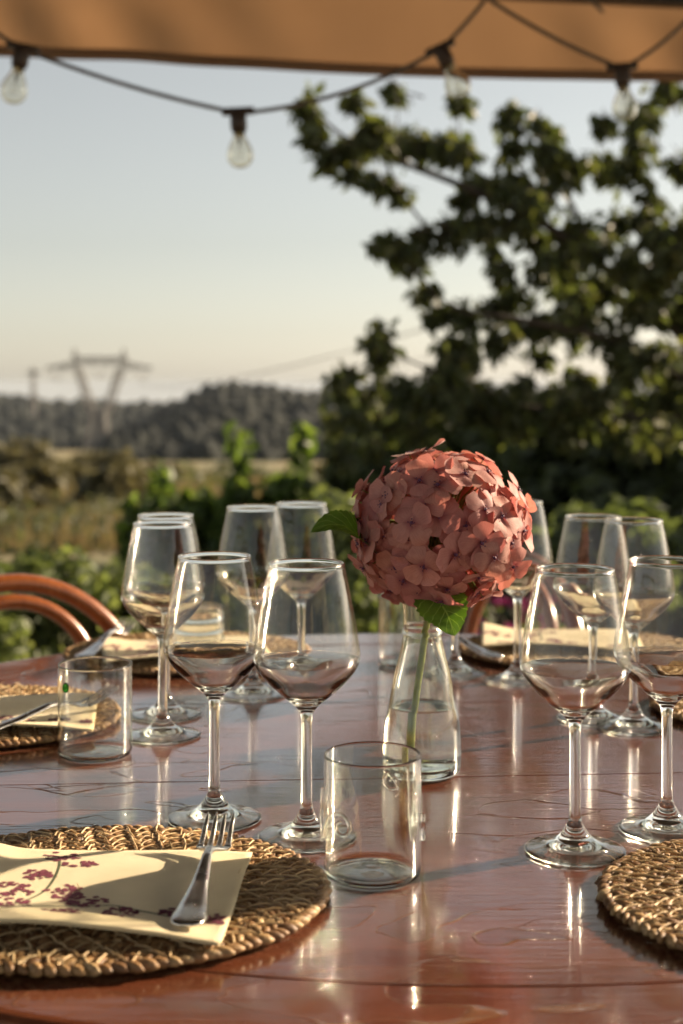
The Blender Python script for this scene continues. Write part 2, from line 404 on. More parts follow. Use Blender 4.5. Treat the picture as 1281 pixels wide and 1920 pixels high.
def woods(name, hb, n, r0, r1, label, ymin=0):
    mb = MB(); fs = hb.f
    for k in range(n):
        f = rg.choice(fs); w_ = [rg.random() for _ in f]; s_ = sum(w_)
        p = sum((Vector(hb.v[i])*(a/s_) for i, a in zip(f, w_)), Vector())
        px = 640+FPX*p.x/p.y
        if px < -250 or px > 1500: continue
        r = rg.uniform(r0, r1)*rg.choice((.6, .8, 1, 1, 1.35)); blob(mb, (p.x, p.y, p.z+r*.35), r, r*rg.uniform(.7, 1.15), k*3.1, ICO1)
    o = mb.build(name, M['leaf_wood'], smooth=False); tag(o, label, 'woodland', kind='stuff')
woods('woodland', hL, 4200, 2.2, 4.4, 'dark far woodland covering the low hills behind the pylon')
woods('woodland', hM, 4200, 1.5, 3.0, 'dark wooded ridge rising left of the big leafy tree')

# ------------------------------------------------------------------ foliage
def leaf_add(mb, p, nrm, size, rnd, elong=1.7, mi=0):
    n = nrm.normalized(); a = n.orthogonal().normalized(); a.rotate(Matrix.Rotation(rnd.uniform(0, 6.283), 3, n)); b = n.cross(a)
    L, W = size*elong*.5, size*.5; f = n*size*rnd.uniform(.05, .22)
    vs = [p-a*L, p-a*L*.2+b*W+f, p+a*L*.45+b*W*.7+f, p+a*L-f*.8, p+a*L*.45-b*W*.7+f, p-a*L*.2-b*W+f]
    mb.add(vs, [(0, 1, 2, 3), (0, 3, 4, 5)], mi)
def clump(mb, c, r, n, size, rnd, flat=1.0, up=.5, elong=1.7):
    for _ in range(n):
        d = Vector((rnd.gauss(0, 1), rnd.gauss(0, 1), rnd.gauss(0, 1))).normalized()
        p = Vector(c)+Vector((d.x*r, d.y*r, d.z*r*flat))*(rnd.random()**.45)
        nn = (d*.6+Vector((rnd.uniform(-1, 1), rnd.uniform(-1, 1), rnd.uniform(-1, 1)))+Vector((0, 0, up)))
        leaf_add(mb, p, nn, size*rnd.uniform(.65, 1.25), rnd, elong)
def shrub(name, label, cat, base, w, h, mat, nclump, nleaf, size, seed, group=None, depth=None, shoots=0):
    """Leafy shrub: stems fanning out from the base, leaf clumps spread through the crown."""
    rnd = random.Random(seed); base = Vector(base); o = empty(name, base, label=label, cat=cat, group=group)
    cr, st = MB(), MB(); depth = depth or w
    for k in range(nclump):
        a = rnd.uniform(0, 6.283); q = rnd.random()**.5; t = rnd.uniform(.12, 1)
        env = math.sqrt(max(.05, 1-(abs(t-.45)/.62)**2))
        c = Vector((math.cos(a)*q*env*w/2, math.sin(a)*q*env*depth/2, t*h*.92))
        rr = rnd.uniform(.10, .2)*min(w, h)
        clump(cr, c, rr, nleaf, size, rnd)
        if k % 3 == 0: st.tube([(c.x*.1, c.y*.1, 0), (c.x*.5, c.y*.5, c.z*.5), c], [.012*h+.004, .008*h+.003, .003], 5)
    for k in range(shoots):
        x = rnd.uniform(-.45, .45)*w; y = rnd.uniform(-.3, .3)*depth; hh = h*rnd.uniform(1.05, 1.38)
        st.tube([(x*.5, y, h*.3), (x, y, h*.8), (x+rnd.uniform(-.05, .05), y, hh)], [.008, .006, .002], 5)
        for q in range(7): clump(cr, (x+rnd.uniform(-.03, .03), y, h*.85+(hh-h*.85)*q/6), size*.8, 4, size*rnd.uniform(.6, 1), rnd)
    cr.build('crown', mat, o, smooth=False); st.build('stems', M['bark'], o); return o
def on_ground(px, Y, dz=-.03): 
    x = (px-640)*Y/FPX; return (x, Y, ground_z(x, Y)+dz)
# low green shrubs along the terrace edge, behind the left half of the table
G1 = 'low green shrubs along the terrace edge'
shrub('leafy_shrub', 'bright green low shrub at the left picture edge, above the bentwood chair', 'shrub', on_ground(-40, 4.9), 1.0, .62, M['leaf_green'], 75, 44, .036, 11, G1)
shrub('leafy_shrub', 'bright green low shrub right of the bentwood chair arch, left of the rear wine glasses', 'shrub', on_ground(150, 5.2), .95, .52, M['leaf_green'], 75, 44, .036, 12, G1)
shrub('leafy_shrub', 'low green shrub behind the pair of left wine glasses', 'shrub', on_ground(420, 5.4), .95, .40, M['leaf_green'], 70, 40, .036, 13, G1)
shrub('leafy_shrub', 'bright yellow green shrub just left of the pink flower and the vase', 'shrub', on_ground(660, 5.6), .62, .74, M['leaf_green'], 65, 42, .036, 14, G1)
G2 = 'climbing vines beyond the shrubs'
shrub('vine_bush', 'dark green vine bush with tall thin shoots, left of the middle', 'shrub', on_ground(345, 8.6), .85, .50, M['leaf_vine'], 60, 26, .075, 21, G2, shoots=5)
shrub('vine_bush', 'green vine bush with bright pointed shoots left of the pink flower', 'shrub', on_ground(520, 8.2), .62, .66, M['leaf_vine'], 45, 24, .075, 22, G2, shoots=4)
G3 = 'dry olive bushes on the slope'
def far_bush(px, py_base, Y, wpx, hpx, label, seed):
    p = P(px, py_base, Y); z = ground_z(p.x, p.y)
    shrub('olive_bush', label, 'bush', (p.x, p.y, z-.15), wpx*Y/FPX, max(.8, CAM_Z-(py_base-hpx-720)*Y/FPX-z), M['leaf_olive'], 60, 22, .012*Y**.75+.03, seed, G3)
far_bush(40, 900, 46, 190, 82, 'rounded golden olive bush on the slope at the left picture edge', 31)
far_bush(190, 905, 52, 170, 62, 'dark hearted olive bush on the slope below the pylon', 32)
far_bush(-90, 950, 34, 200, 90, 'olive bush cut by the left picture edge above the chair', 33)
far_bush(60, 985, 24, 130, 45, 'small olive bush low on the dry grassy slope', 34)
far_bush(620, 960, 40, 150, 45, 'pale olive bush on the slope behind the flower leaf', 35)
far_bush(300, 930, 60, 120, 40, 'small olive bush right of the dry grass patch', 36)
far_bush(215, 1000, 19, 150, 52, 'low grey green bush at the foot of the dry slope, left of the vines', 37)
far_bush(-10, 1010, 16, 170, 50, 'low grey green bush at the left picture edge under the dry slope', 38)
far_bush(120, 945, 30, 120, 34, 'small dark olive bush in the middle of the dry grass', 39)
mb = MB(); rnd = random.Random(61)
for k in range(520):
    Y = 11+rnd.random()**1.6*110; px = rnd.uniform(-160, 800); x = (px-640)*Y/FPX
    if noise.noise((x*.11, Y*.07, 3)) < -.02 or abs(px-205) < 60 and 42 < Y < 80: continue
    r = rnd.uniform(.18, .55)*(.6+Y*.012); clump(mb, (x, Y, ground_z(x, Y)+r*.35), r, 26, .05+.0035*Y, rnd, .7)
for k in range(150):
    Y = rnd.uniform(11.5, 20); px = rnd.uniform(-140, 290); x = (px-640)*Y/FPX; r = rnd.uniform(.14, .30)
    clump(mb, (x, Y, ground_z(x, Y)+r*.5), r, 34, .07, rnd, .85)
tag(mb.build('scrub', M['leaf_scrub'], smooth=False), 'olive green scrub scattered over the slope at left', 'scrub', kind='stuff')
# dry grass on the slope
mb = MB(); rnd = random.Random(8)
for k in range(9000):
    Y = rnd.uniform(11, 70)**1.0; px = rnd.uniform(-120, 760); x = (px-640)*Y/FPX; z = ground_z(x, Y)
    h = rnd.uniform(.12, .38); dx = rnd.uniform(-.12, .12); ww = .012+.0009*Y
    mb.add([(x-ww, Y, z-.03), (x+ww, Y, z-.03), (x+dx+ww*.3, Y+rnd.uniform(-.1, .1), z+h)], [(0, 1, 2)])
tag(mb.build('dry_grass', M['dry_grass'], smooth=False), 'dry golden grass covering the slope at left', 'grass', kind='stuff')
# dark bushes behind the table on the right
G4 = 'dark bushes behind the right half of the table'
def dark_bush(px, Y, wpx, top, label, seed, n=80):
    g = Vector(on_ground(px, Y)); w_ = wpx*Y/FPX; h = CAM_Z-(top-720)*Y/FPX-g.z
    shrub('dark_bush', label, 'bush', g, w_, h, M['leaf_dark'], n, 34, .085, seed, G4, depth=1.3)
dark_bush(700, 9.6, 190, 738, 'dark bush left of and above the pink flower', 41, 60)
dark_bush(850, 9.0, 240, 735, 'dark bush rising directly behind the pink flower', 42)
dark_bush(1010, 8.6, 260, 745, 'dark bush behind the rear right wine glasses', 43)
dark_bush(1180, 8.3, 270, 735, 'dark bush at the right below the leafy tree', 44)
dark_bush(1360, 8.0, 300, 720, 'dark bush cut by the right picture edge', 45)
dark_bush(930, 6.6, 260, 985, 'low dark bush behind the red chair', 46, 60)
dark_bush(1160, 6.3, 290, 960, 'low dark bush behind the rightmost rear glasses', 47, 60)
dark_bush(1400, 6.2, 260, 950, 'low dark bush at the right picture edge behind the glasses', 48, 50)
fl = empty('flowering_plant', on_ground(985, 5.2), label='small plant with magenta blossoms between the red chair and the right glasses', cat='plant')
mb, ms, rnd = MB(), MB(), random.Random(3)
for k in range(26): 
    a = rnd.uniform(0, 6.28); q = rnd.uniform(.02, .2); clump(mb, (math.cos(a)*q, math.sin(a)*q, rnd.uniform(.2, .40)), .03, 5, .028, rnd, elong=1.1)
for k in range(14): ms.tube([(0, 0, 0), (rnd.uniform(-.1, .1), rnd.uniform(-.1, .1), .2), (rnd.uniform(-.2, .2), rnd.uniform(-.2, .2), .38)], .004, 5)
ml = MB()
for k in range(20): clump(ml, (rnd.uniform(-.18, .18), rnd.uniform(-.18, .18), rnd.uniform(.05, .3)), .06, 8, .045, rnd)
mb.build('blossoms', M['magenta_petal'], fl, False); ms.build('stems', M['bark'], fl); ml.build('foliage', M['leaf_dark'], fl, False)
# the big leafy tree
TR = empty('leafy_tree', on_ground(1330, 7.0), label='large leafy tree with drooping leaves reaching in from the right', cat='tree')
tl = Vector(TR.location); tb, tc, rnd = MB(), MB(), random.Random(77)
def limb(pts, r0, r1):
    c = crom([Vector(p)-tl for p in pts], 5); n = len(c); tb.tube(c, [(r0+(r1-r0)*i/(n-1))*.45 for i in range(n)], 7)
limb([tl, P(1345, 1050, 7), P(1335, 850, 7), P(1300, 650, 6.95)], .14, .09)
limb([P(1300, 650, 6.95), P(1180, 540, 6.9), P(1020, 420, 6.8), P(870, 350, 6.7), P(740, 300, 6.6), P(650, 260, 6.55), P(565, 185, 6.5)], .075, .008)
limb([P(1300, 650, 6.95), P(1290, 520, 7), P(1230, 380, 7.05), P(1190, 290, 7.1), P(1240, 165, 7.1)], .07, .008)
limb([P(1120, 500, 6.86), P(1070, 380, 6.9), P(1000, 270, 6.95), P(950, 215, 7)], .04, .007)
limb([P(1020, 420, 6.8), P(900, 410, 6.7), P(800, 430, 6.65), P(712, 455, 6.6)], .03, .006)
limb([P(1310, 720, 6.97), P(1150, 640, 6.7), P(980, 600, 6.5), P(860, 580, 6.45), P(800, 540, 6.4)], .05, .007)
limb([P(1320, 800, 7), P(1150, 775, 6.8), P(950, 760, 6.7), P(800, 740, 6.6), P(650, 700, 6.55)], .035, .006)
limb([P(820, 700, 6.65), P(740, 660, 6.6), P(708, 612, 6.55)], .015, .005)
limb([P(800, 430, 6.65), P(740, 340, 6.6), P(700, 240, 6.6), P(665, 180, 6.6)], .02, .005)
limb([P(870, 350, 6.7), P(860, 270, 6.7), P(862, 180, 6.7)], .018, .005)
limb([P(740, 300, 6.6), P(745, 220, 6.6), P(740, 150, 6.6)], .012, .004)
def hang_leaf(mb, p, L, rnd):
    a = Vector((rnd.gauss(0, .55), rnd.gauss(0, .55), rnd.gauss(-.75, .45))).normalized(); n = a.orthogonal().normalized(); n.rotate(Matrix.Rotation(rnd.uniform(0, 6.283), 3, a)); b = n.cross(a); W = L*rnd.uniform(.24, .31); f = n*L*rnd.uniform(.03, .12)
    mb.add([p, p+a*L*.3+b*W+f, p+a*L*.65+b*W*.72+f, p+a*L-n*L*.08, p+a*L*.65-b*W*.72+f, p+a*L*.3-b*W+f], [(0, 1, 2, 3), (0, 3, 4, 5)])
SPR = """570 190 18;580 225 18;590 245 20;612 275 22;665 185 18;690 225 26;705 245 28;740 262 34;640 285 30;665 265 30;740 152 16;780 262 34;835 264 28;872 272 24;862 186 18;950 212 26;1012 222 24;960 262 30;1020 272 34;1075 312 38;1140 302 34;1135 226 20;1190 216 20;1215 196 18;1240 166 18;1262 160 14;1200 262 26;1180 310 30;1222 362 26;900 332 32;960 335 40;1020 352 40;870 365 26;720 332 22;752 352 14;905 402 30;850 425 32;800 436 32;745 455 32;715 442 16;970 402 30;1005 442 26;1080 420 36;1122 452 36;1205 402 30;1240 432 32;1262 475 32;1180 485 40;940 492 26;960 545 34;1050 512 38;1120 535 44;1200 560 48;1262 562 42;800 536 15;815 572 26;870 585 32;922 572 26;850 635 36;930 622 38;1000 600 38;1080 600 42;1150 622 44;1230 652 48;710 615 20;704 655 14;728 650 14;650 692 24;640 722 20;700 725 30;760 722 34;820 692 32;870 662 30;1010 660 18;1180 690 36;1262 725 40;1290 300 40;1310 420 60;1330 520 60;1320 640 60;630 790 22;640 840 22;660 770 30;720 780 36;800 770 34;880 760 34;960 765 30;1050 770 34;1150 770 40;1250 790 44;880 710 22;960 740 20;1100 740 22;1060 455 28;1160 410 24;1010 500 24;920 450 14;1090 560 30;1240 510 34;1290 580 40;910 735 20;985 705 16;1040 725 22;1090 700 22;1140 735 28;1200 745 30;1245 700 26;1300 760 40;840 740 24;1020 760 26;940 790 30;1080 800 34;1190 810 36;780 800 30;700 830 24"""
spots = [tuple(float(q) for q in s_.split()) for s_ in SPR.split(';')]
for x, y, r in list(spots):
    a = rnd.uniform(0, 6.28)
    if rnd.random() < .5: spots.append((x+math.cos(a)*r*1.25, y+math.sin(a)*r*1.05, r*rnd.uniform(.35, .6)))
for x, y, r in spots:
    Y = rnd.uniform(6.35, 7.25)
    c = P(x, y, Y)-tl; rr = r*Y/FPX
    nt = int(4+r*.30)
    for q in range(nt):
        d = Vector((rnd.gauss(0, 1), rnd.gauss(0, 1), rnd.gauss(-.1, .8))).normalized(); a_ = c+d*rr*rnd.uniform(0, .35); b_ = a_+d*rr*rnd.uniform(.6, 1.15)
        tb.tube([a_, b_], [.004, .002], 4)
        nl = int(4+r*.12)
        for m_ in range(nl):
            pp = a_.lerp(b_, rnd.random())+Vector((rnd.gauss(0, .018), rnd.gauss(0, .018), rnd.gauss(-.02, .02)))
            hang_leaf(tc, pp, rnd.uniform(.045, .092), rnd)
    tb.tube([c+Vector((rnd.uniform(.02, .12), rnd.uniform(-.05, .05), rnd.uniform(-.15, -.03))), c], [.006, .003], 5)
tb.build('trunk', M['bark'], TR); tc.build('crown', M['leaf_tree'], TR, False)

# ------------------------------------------------------------------ pylons and wires
def bar(mb, a, b, r): mb.tube([a, b], r*1.2, 4)
def lattice(mb, A, B, wa, wb, n, r):
    """square lattice column from A to B"""
    A, B = Vector(A), Vector(B); t = (B-A).normalized(); u = Vector((0, 1, 0)); u = (u-t*u.dot(t)).normalized(); v = t.cross(u)
    def ring(k):
        q = k/n; c = A.lerp(B, q); w_ = wa+(wb-wa)*q; return [c+(u*a+v*b)*w_/2 for a, b in ((-1, -1), (-1, 1), (1, 1), (1, -1))]
    rs = [ring(k) for k in range(n+1)]
    for i in range(4): bar(mb, rs[0][i], rs[n][i], r*1.5)
    for k in range(n):
        for i in range(4):
            j = (i+1) % 4; bar(mb, rs[k][i], rs[k+1][j], r); bar(mb, rs[k][j], rs[k+1][i], r)
            bar(mb, rs[k+1][i], rs[k+1][j], r*.8)
D = 440.0
pb = P(182, 845, D); gz = ground_z(pb.x, D)
py = empty('power_pylon', (pb.x, D, gz), label='tall steel lattice power pylon standing before the hills', cat='pylon')
u_ = D/FPX
def L(px, yy): return Vector(((px-182)*u_, 0, CAM_Z-(yy-720)*u_-gz))
m1 = MB(); lattice(m1, (0, 0, 0), L(186, 768), 7.0, 4.2, 7, .11); m1.build('mast', M['pylon_steel'], py, False)
for a in ((168, 762, 146, 690), (204, 762, 226, 690)):
    m1 = MB(); lattice(m1, L(a[0]+4*(1 if a[0] < 186 else -1), 772), L(a[2], a[3]), 2.2, 2.2, 6, .10); m1.build('waist_arm', M['pylon_steel'], py, False)
m1 = MB(); lattice(m1, L(136, 676), L(238, 676), 2.0, 2.0, 9, .09); m1.build('cross_beam', M['pylon_steel'], py, False)
for a in ((146, 678, 88, 690), (226, 678, 284, 690)):
    m1 = MB(); lattice(m1, L(a[0], a[1]+6), L(a[2], a[3]), 2.4, .4, 5, .08); m1.build('side_arm', M['pylon_steel'], py, False)
for a in (140, 232):
    m1 = MB(); lattice(m1, L(a, 674), L(a, 652), 1.4, .2, 3, .07); m1.build('earth_peak', M['pylon_steel'], py, False)
INS = [(104, 690), (186, 684), (266, 690)]
for x, y in INS:
    m1 = MB()
    for s_ in (-1, 1): m1.tube([L(x+s_*17, y-4), L(x, y+26)], .16, 6)
    m1.build('insulator', M['pylon_steel'], py)
p2 = P(62, 790, 640); m1 = MB(); lattice(m1, (0, 0, 0), (0, 0, 22), 2.6, 1.2, 9, .09)
e2 = empty('power_pylon', (p2.x, p2.y, P(62, 690, 640).z-22), label='narrow distant lattice mast left of the tall pylon', cat='pylon'); m1.build('mast', M['pylon_steel'], e2, False)
m1 = MB(); lattice(m1, (-3, 0, 20), (3, 0, 20), 1, 1, 5, .07); m1.build('cross_beam', M['pylon_steel'], e2, False)
for k, ((x, y), end) in enumerate(zip(INS, [(900, 585), (960, 560), (1010, 610)])):
    A = Vector((pb.x, D, gz))+L(x, y+26); B = P(end[0], end[1], 150); m1 = MB(); pts = []
    for i in range(15):
        q = i/14; p = A.lerp(B, q); p.z -= 4*q*(1-q)*5.0; pts.append(p)
    m1.tube(pts, .05, 4)
    o = m1.build('power_line', M['pylon_steel'])
    tag(o, ['lowest power line wire running right from the left arm of the pylon', 'power line wire running right from the middle of the pylon', 'power line wire running right from the right arm of the pylon'][k], 'wire', 'power line wires')

# ------------------------------------------------------------------ awning
AW = empty('awning', (0, 0, 0), label='tan cloth awning with hanging valance across the top', cat='awning')
aL, aR = Vector((-2.6, 3.40, 0)), Vector((2.7, 4.33, 0)); ZB = 2.105
dirA = (aR-aL).normalized(); nrmA = Vector((-dirA.y, dirA.x, 0))
def aw(s_): return aL+(aR-aL)*s_
mb = MB(); NX, NZ = 110, 8; zt = 2.180; zb = 1.965
for j in range(NZ+1):
    for i in range(NX+1):
        s_ = i/NX; q = j/NZ; p = aw(s_)+nrmA*(.016*q*math.sin(s_*23+1.3+q)+(.012*math.sin(s_*70+q*3.2)+.009*math.sin(s_*113-q*2.1+.6))*(.25+.75*math.sin(q*2.6))*(.5+.5*math.sin(s_*17+2)))
        mb.v.append((p.x, p.y, zt+(zb-zt)*q+.006*math.sin(s_*9)))
for j in range(NZ):
    for i in range(NX): a = j*(NX+1)+i; mb.f.append((a, a+1, a+NX+2, a+NX+1)); mb.m.append(0)
va = mb.build('valance', M['awning_cloth'], AW)
hm = MB(); pts = []
for i in range(NX+1): pts.append(Vector(mb.v[NZ*(NX+1)+i])+Vector((0, 0, .012)))
for i in range(NX):   # doubled hem, a flat strip round the bottom edge
    a, b = pts[i]-nrmA*.004, pts[i+1]-nrmA*.004; h_ = Vector((0, 0, .014)); n_ = nrmA*.008
    hm.add([a-h_, b-h_, b+h_, a+h_, a-h_+n_, b-h_+n_, b+h_+n_, a+h_+n_], [(0, 1, 2, 3), (7, 6, 5, 4), (0, 4, 5, 1), (3, 2, 6, 7)])
hm.build('hem', M['awning_cloth'], va)
cb = MB(); BK = -2.2
for i in range(31):
    p = aw(i/30)
    for j in range(11):
        q = j/10; y_ = p.y+(BK-p.y)*q; cb.v.append((p.x, y_, zt+.02+q*.55-.05*math.sin(q*math.pi)*abs(math.sin(i/30*math.pi*4))))
for i in range(30):
    for j in range(10): a = i*11+j; cb.f.append((a, a+11, a+12, a+1)); cb.m.append(0)
cb.build('canopy', M['canopy_cloth'], AW)
fb = MB(); ang = math.atan2(dirA.y, dirA.x); c_ = (aL+aR)/2
fb.box((0, 0, 0), ((aR-aL).length, .05, .05), Matrix.Translation((c_.x-nrmA.x*.04, c_.y-nrmA.y*.04, zt+.015)) @ Matrix.Rotation(ang, 4, 'Z')); fb.build('front_bar', M['dark_metal'], AW, False)
for s_ in (.02, .98):
    p = aw(s_); fb = MB(); fb.box((p.x-nrmA.x*.04, p.y-nrmA.y*.04, zt/2-.01), (.06, .06, zt-.02)); fb.build('post', M['dark_metal'], AW, False)
    fb = MB(); fb.tube([(p.x, p.y-.05, zt), (p.x, BK, zt+.54)], .022, 6); fb.build('rafter', M['dark_metal'], AW)
    fb = MB(); fb.box((p.x, BK, (zt+.54)/2), (.06, .06, zt+.54)); fb.build('post', M['dark_metal'], AW, False)

# ------------------------------------------------------------------ string lights
SLo = empty('string_lights', (0, 3.3, 1.8), label='string of clear glass bulbs on dark cord under the awning', cat='string lights')
so_ = Vector(SLo.location)
LP = [(42, 92, 3.25), (446, 212, 3.3), (826, 92, 3.4), (1166, 128, 3.45)]
def seg(a, b, sag, n=14):
    a, b = Vector(a), Vector(b); out = []
    for i in range(n+1):
        q = i/n; p = a.lerp(b, q); p.z -= sag*4*q*(1-q); out.append(p-so_)
    return out
pl = [P(-120, -55, 3.25)]+[P(*q) for q in LP[:3]]+[P(912, -4, 3.45)]
cd = MB()
ring = seg(pl[0], pl[1], .02)+seg(pl[1], pl[2], .012)[1:]+seg(pl[2], pl[3], .03)[1:]+seg(pl[3], pl[4], .005)[1:]
p3 = P(*LP[3]); ring += seg(pl[4], p3, .012)[1:]+seg(p3, P(1330, -10, 3.5), .02)[1:]
cd.tube(ring, .0052, 8); cd.build('cord', M['cord_rubber'], SLo)
cd = MB(); cd.tube(seg(P(1085, -20, 3.6), P(1130, 22, 3.7), .0, 4), .005, 6); cd.build('cord', M['cord_rubber'], SLo)
tilt = [12, -3, -25, -4]
for (x, y, Y), tl_ in zip(LP, tilt):
    c = P(x, y, Y)-so_; Mx = Matrix.Translation(c) @ Matrix.Rotation(R(tl_), 4, 'Y')
    sk = MB(); sk.lathe([(0, .012), (.014, .010), (.019, .0), (.0195, -.030), (.0175, -.042), (.0, -.042)], 20)
    sk.box((0, 0, .004), (.074, .018, .016)); sk.v = [tuple(Mx @ Vector(v)) for v in sk.v]
    s_o = sk.build('socket', M['socket_rubber'], SLo)
    bl = MB(); out = [(.0135, -.043), (.0145, -.055), (.021, -.068), (.0285, -.083), (.031, -.096), (.029, -.109), (.021, -.121), (.010, -.1265), (0, -.1275)]
    inn = [(max(0, r-.0016), z+(.0016 if r < .02 and z < -.1 else 0)) for r, z in out[::-1]]
    bl.lathe(out+inn, 28, closed=True); bl.v = [tuple(Mx @ Vector(v)) for v in bl.v]
    b_o = bl.build('bulb', M['bulb_glass'], SLo, fix=True)
    fi = MB(); fi.tube([(0, 0, -.043), (0, 0, -.075)], [.006, .0025], 8)
    for s_ in (-1, 1): fi.tube([(0, 0, -.07), (s_*.007, 0, -.098)], .0006, 5)
    fi.tube([(-.007, 0, -.098), (-.003, .004, -.1), (.003, -.004, -.1), (.007, 0, -.098)], .0007, 5)
    fi.v = [tuple(Mx @ Vector(v)) for v in fi.v]; fi.build('filament', M['filament'], b_o)

# ------------------------------------------------------------------ the table
CX, CY, TA, TB, TN, TH = .10, 1.42, .71, .655, 2.1, .028
def tpt(a, k=0.0):
    c, s_ = math.cos(a), math.sin(a); e = 2/TN
    return Vector((CX+(TA-k)*math.copysign(abs(c)**e, c), CY+(TB-k)*math.copysign(abs(s_)**e, s_)))
TBL = empty('dining_table', (CX, CY, 0), label='round dark red lacquered wooden dining table', cat='table')
def seamY(x, which): return (1.3055+.066*x) if which == 0 else (1.617+.03*x)
def panel(lo, hi, name='top_panel', k=0.0, kin=None, z1=0.0, th=TH):
    """slice of the oval top between two seam lines (None = the rim)"""
    bm = bmesh.new(); N = 220; bev = [(k+.006, -th), (k+.001, -th+.004), (k, -th*.5), (k+.001, -.004), (k+.004, -.0006), (k+.009, 0)]
    rows = []
    for kk, z in bev: rows.append([bm.verts.new((*(tpt(2*math.pi*i/N, kk)), TZ+z1+z)) for i in range(N)])
    for a, b in zip(rows, rows[1:]):
        for i in range(N): bm.faces.new((a[i], a[(i+1) % N], b[(i+1) % N], b[i]))
    bm.faces.new(rows[-1]); bm.faces.new(rows[0][::-1])
    for wh, side in ((lo, 1), (hi, -1)):
        if wh is None: continue
        y0 = seamY(0, wh)+side*.0010; sl_ = .066 if wh == 0 else .03
        n_ = Vector((sl_, -1, 0)).normalized()*side
        r_ = bmesh.ops.bisect_plane(bm, geom=bm.verts[:]+bm.edges[:]+bm.faces[:], plane_co=(0, y0, 0), plane_no=n_, clear_outer=True)
        ed = [g for g in r_['geom_cut'] if isinstance(g, bmesh.types.BMEdge)]
        bmesh.ops.holes_fill(bm, edges=ed)
    bmesh.ops.recalc_face_normals(bm, faces=bm.faces)
    for v in bm.verts: v.co -= Vector((CX, CY, 0))
    me = bpy.data.meshes.new(name); bm.to_mesh(me); bm.free(); me.materials.append(M['table_wood']); return link(name, me, TBL)
panel(None, 0); panel(0, 1); panel(1, None)
# border line inlaid round the rim: a hair-thin raised band
bd = MB(); N = 200
for i in range(N):
    a = 2*math.pi*i/N
    for kk, z in ((.0900, .0002), (.0904, .0006), (.0925, .0006), (.0930, .0002)):
        q = tpt(a, kk); bd.v.append((q.x-CX, q.y-CY, TZ+z))
for i in range(N):
    j = (i+1) % N
    for k in range(3): bd.f.append((i*4+k, j*4+k, j*4+k+1, i*4+k+1)); bd.m.append(0)
bd.build('border_line', M['table_wood'], TBL)
ap = MB(); N = 120
for i in range(N):
    a = 2*math.pi*i/N
    for kk, z in ((.10, TZ-TH-.09), (.10, TZ-TH-.001), (.122, TZ-TH-.001), (.122, TZ-TH-.09)): q = tpt(a, kk); ap.v.append((q.x-CX, q.y-CY, z))
for i in range(N):
    j = (i+1) % N
    for k in range(4): ap.f.append((i*4+k, j*4+k, j*4+(k+1) % 4, i*4+(k+1) % 4)); ap.m.append(0)
ap.build('apron', M['table_wood'], TBL)
for sx in (-1, 1):
    for sy in (-1, 1):
        lg = MB(); x, y = sx*.40, sy*.36
        lg.lathe([(0, 0), (.022, 0), (.026, .03), (.02, .06), (.03, .3), (.034, .55), (.026, .60), (.036, .64), (.036, .72), (0, .72)], 16, (x, y, .001)); lg.build('leg', M['table_wood'], TBL)

# ------------------------------------------------------------------ bentwood chairs
def make_chair(label):
    o = empty('bentwood_chair', label=label, cat='chair', group='bentwood chairs round the table')
    def arch(w_, top, y0, lean, r, bot=.44):
        pts = [(-w_*.86, y0, bot)]
        n = 22; h0 = top-w_*1.02
        pts.append((-w_*.97, y0+lean*(.60-.44), .60))
        for i in range(n+1):
            a = math.pi*(1-i/n); z = h0+w_*1.02*math.sin(a); pts.append((w_*math.cos(a), y0+lean*(z-.44), z))
        pts.append((w_*.97, y0+lean*(.60-.44), .60)); pts.append((w_*.86, y0, bot)); m_ = MB(); m_.tube(crom(pts, 3), r, 12); return m_
    arch(.205, .824, .19, .16, .0132).build('back_hoop', M['bentwood'], o)
    arch(.125, .798, .185, .16, .0110).build('inner_hoop', M['bentwood'], o)
    st = MB(); st.lathe([(0, .430), (.19, .430), (.205, .437), (.205, .452), (.19, .460), (.15, .455), (0, .45)], 40); st.build('seat', M['bentwood'], o)
    rg_ = MB(); rg_.tube([(.165*math.cos(a*math.pi/16), .165*math.sin(a*math.pi/16), .21) for a in range(32)], .008, 8, closed=True); rg_.build('stretcher_ring', M['bentwood'], o)
    for x, y, xt, yt in ((-.19, -.19, -.145, -.125), (.19, -.19, .145, -.125), (-.18, .22, -.15, .15), (.18, .22, .15, .15)):
        lg = MB(); lg.tube(crom([(x, y, .0), (x*.93, y*.9, .2), (xt, yt, .435)], 5), [.0105+.004*i/10 for i in range(11)], 10); lg.build('leg', M['bentwood'], o)
    return o
ch1 = make_chair('orange brown bentwood chair arching up at the left picture edge')
def put_chair(o, bx, by, rz):          # bx, by: where the top of the back stands
    loc = Vector((bx, by, 0)); off = Vector((0, .25, 0)); off.rotate(Matrix.Rotation(rz, 3, 'Z')); o.location = loc-off; o.rotation_euler = (0, 0, rz)
put_chair(ch1, -.485, 2.06, R(32))
ch2 = copy_tree(ch1); ch2['label'] = 'red brown bentwood chair behind the pink flower and right mat'
put_chair(ch2, .300, 2.36, R(-64))

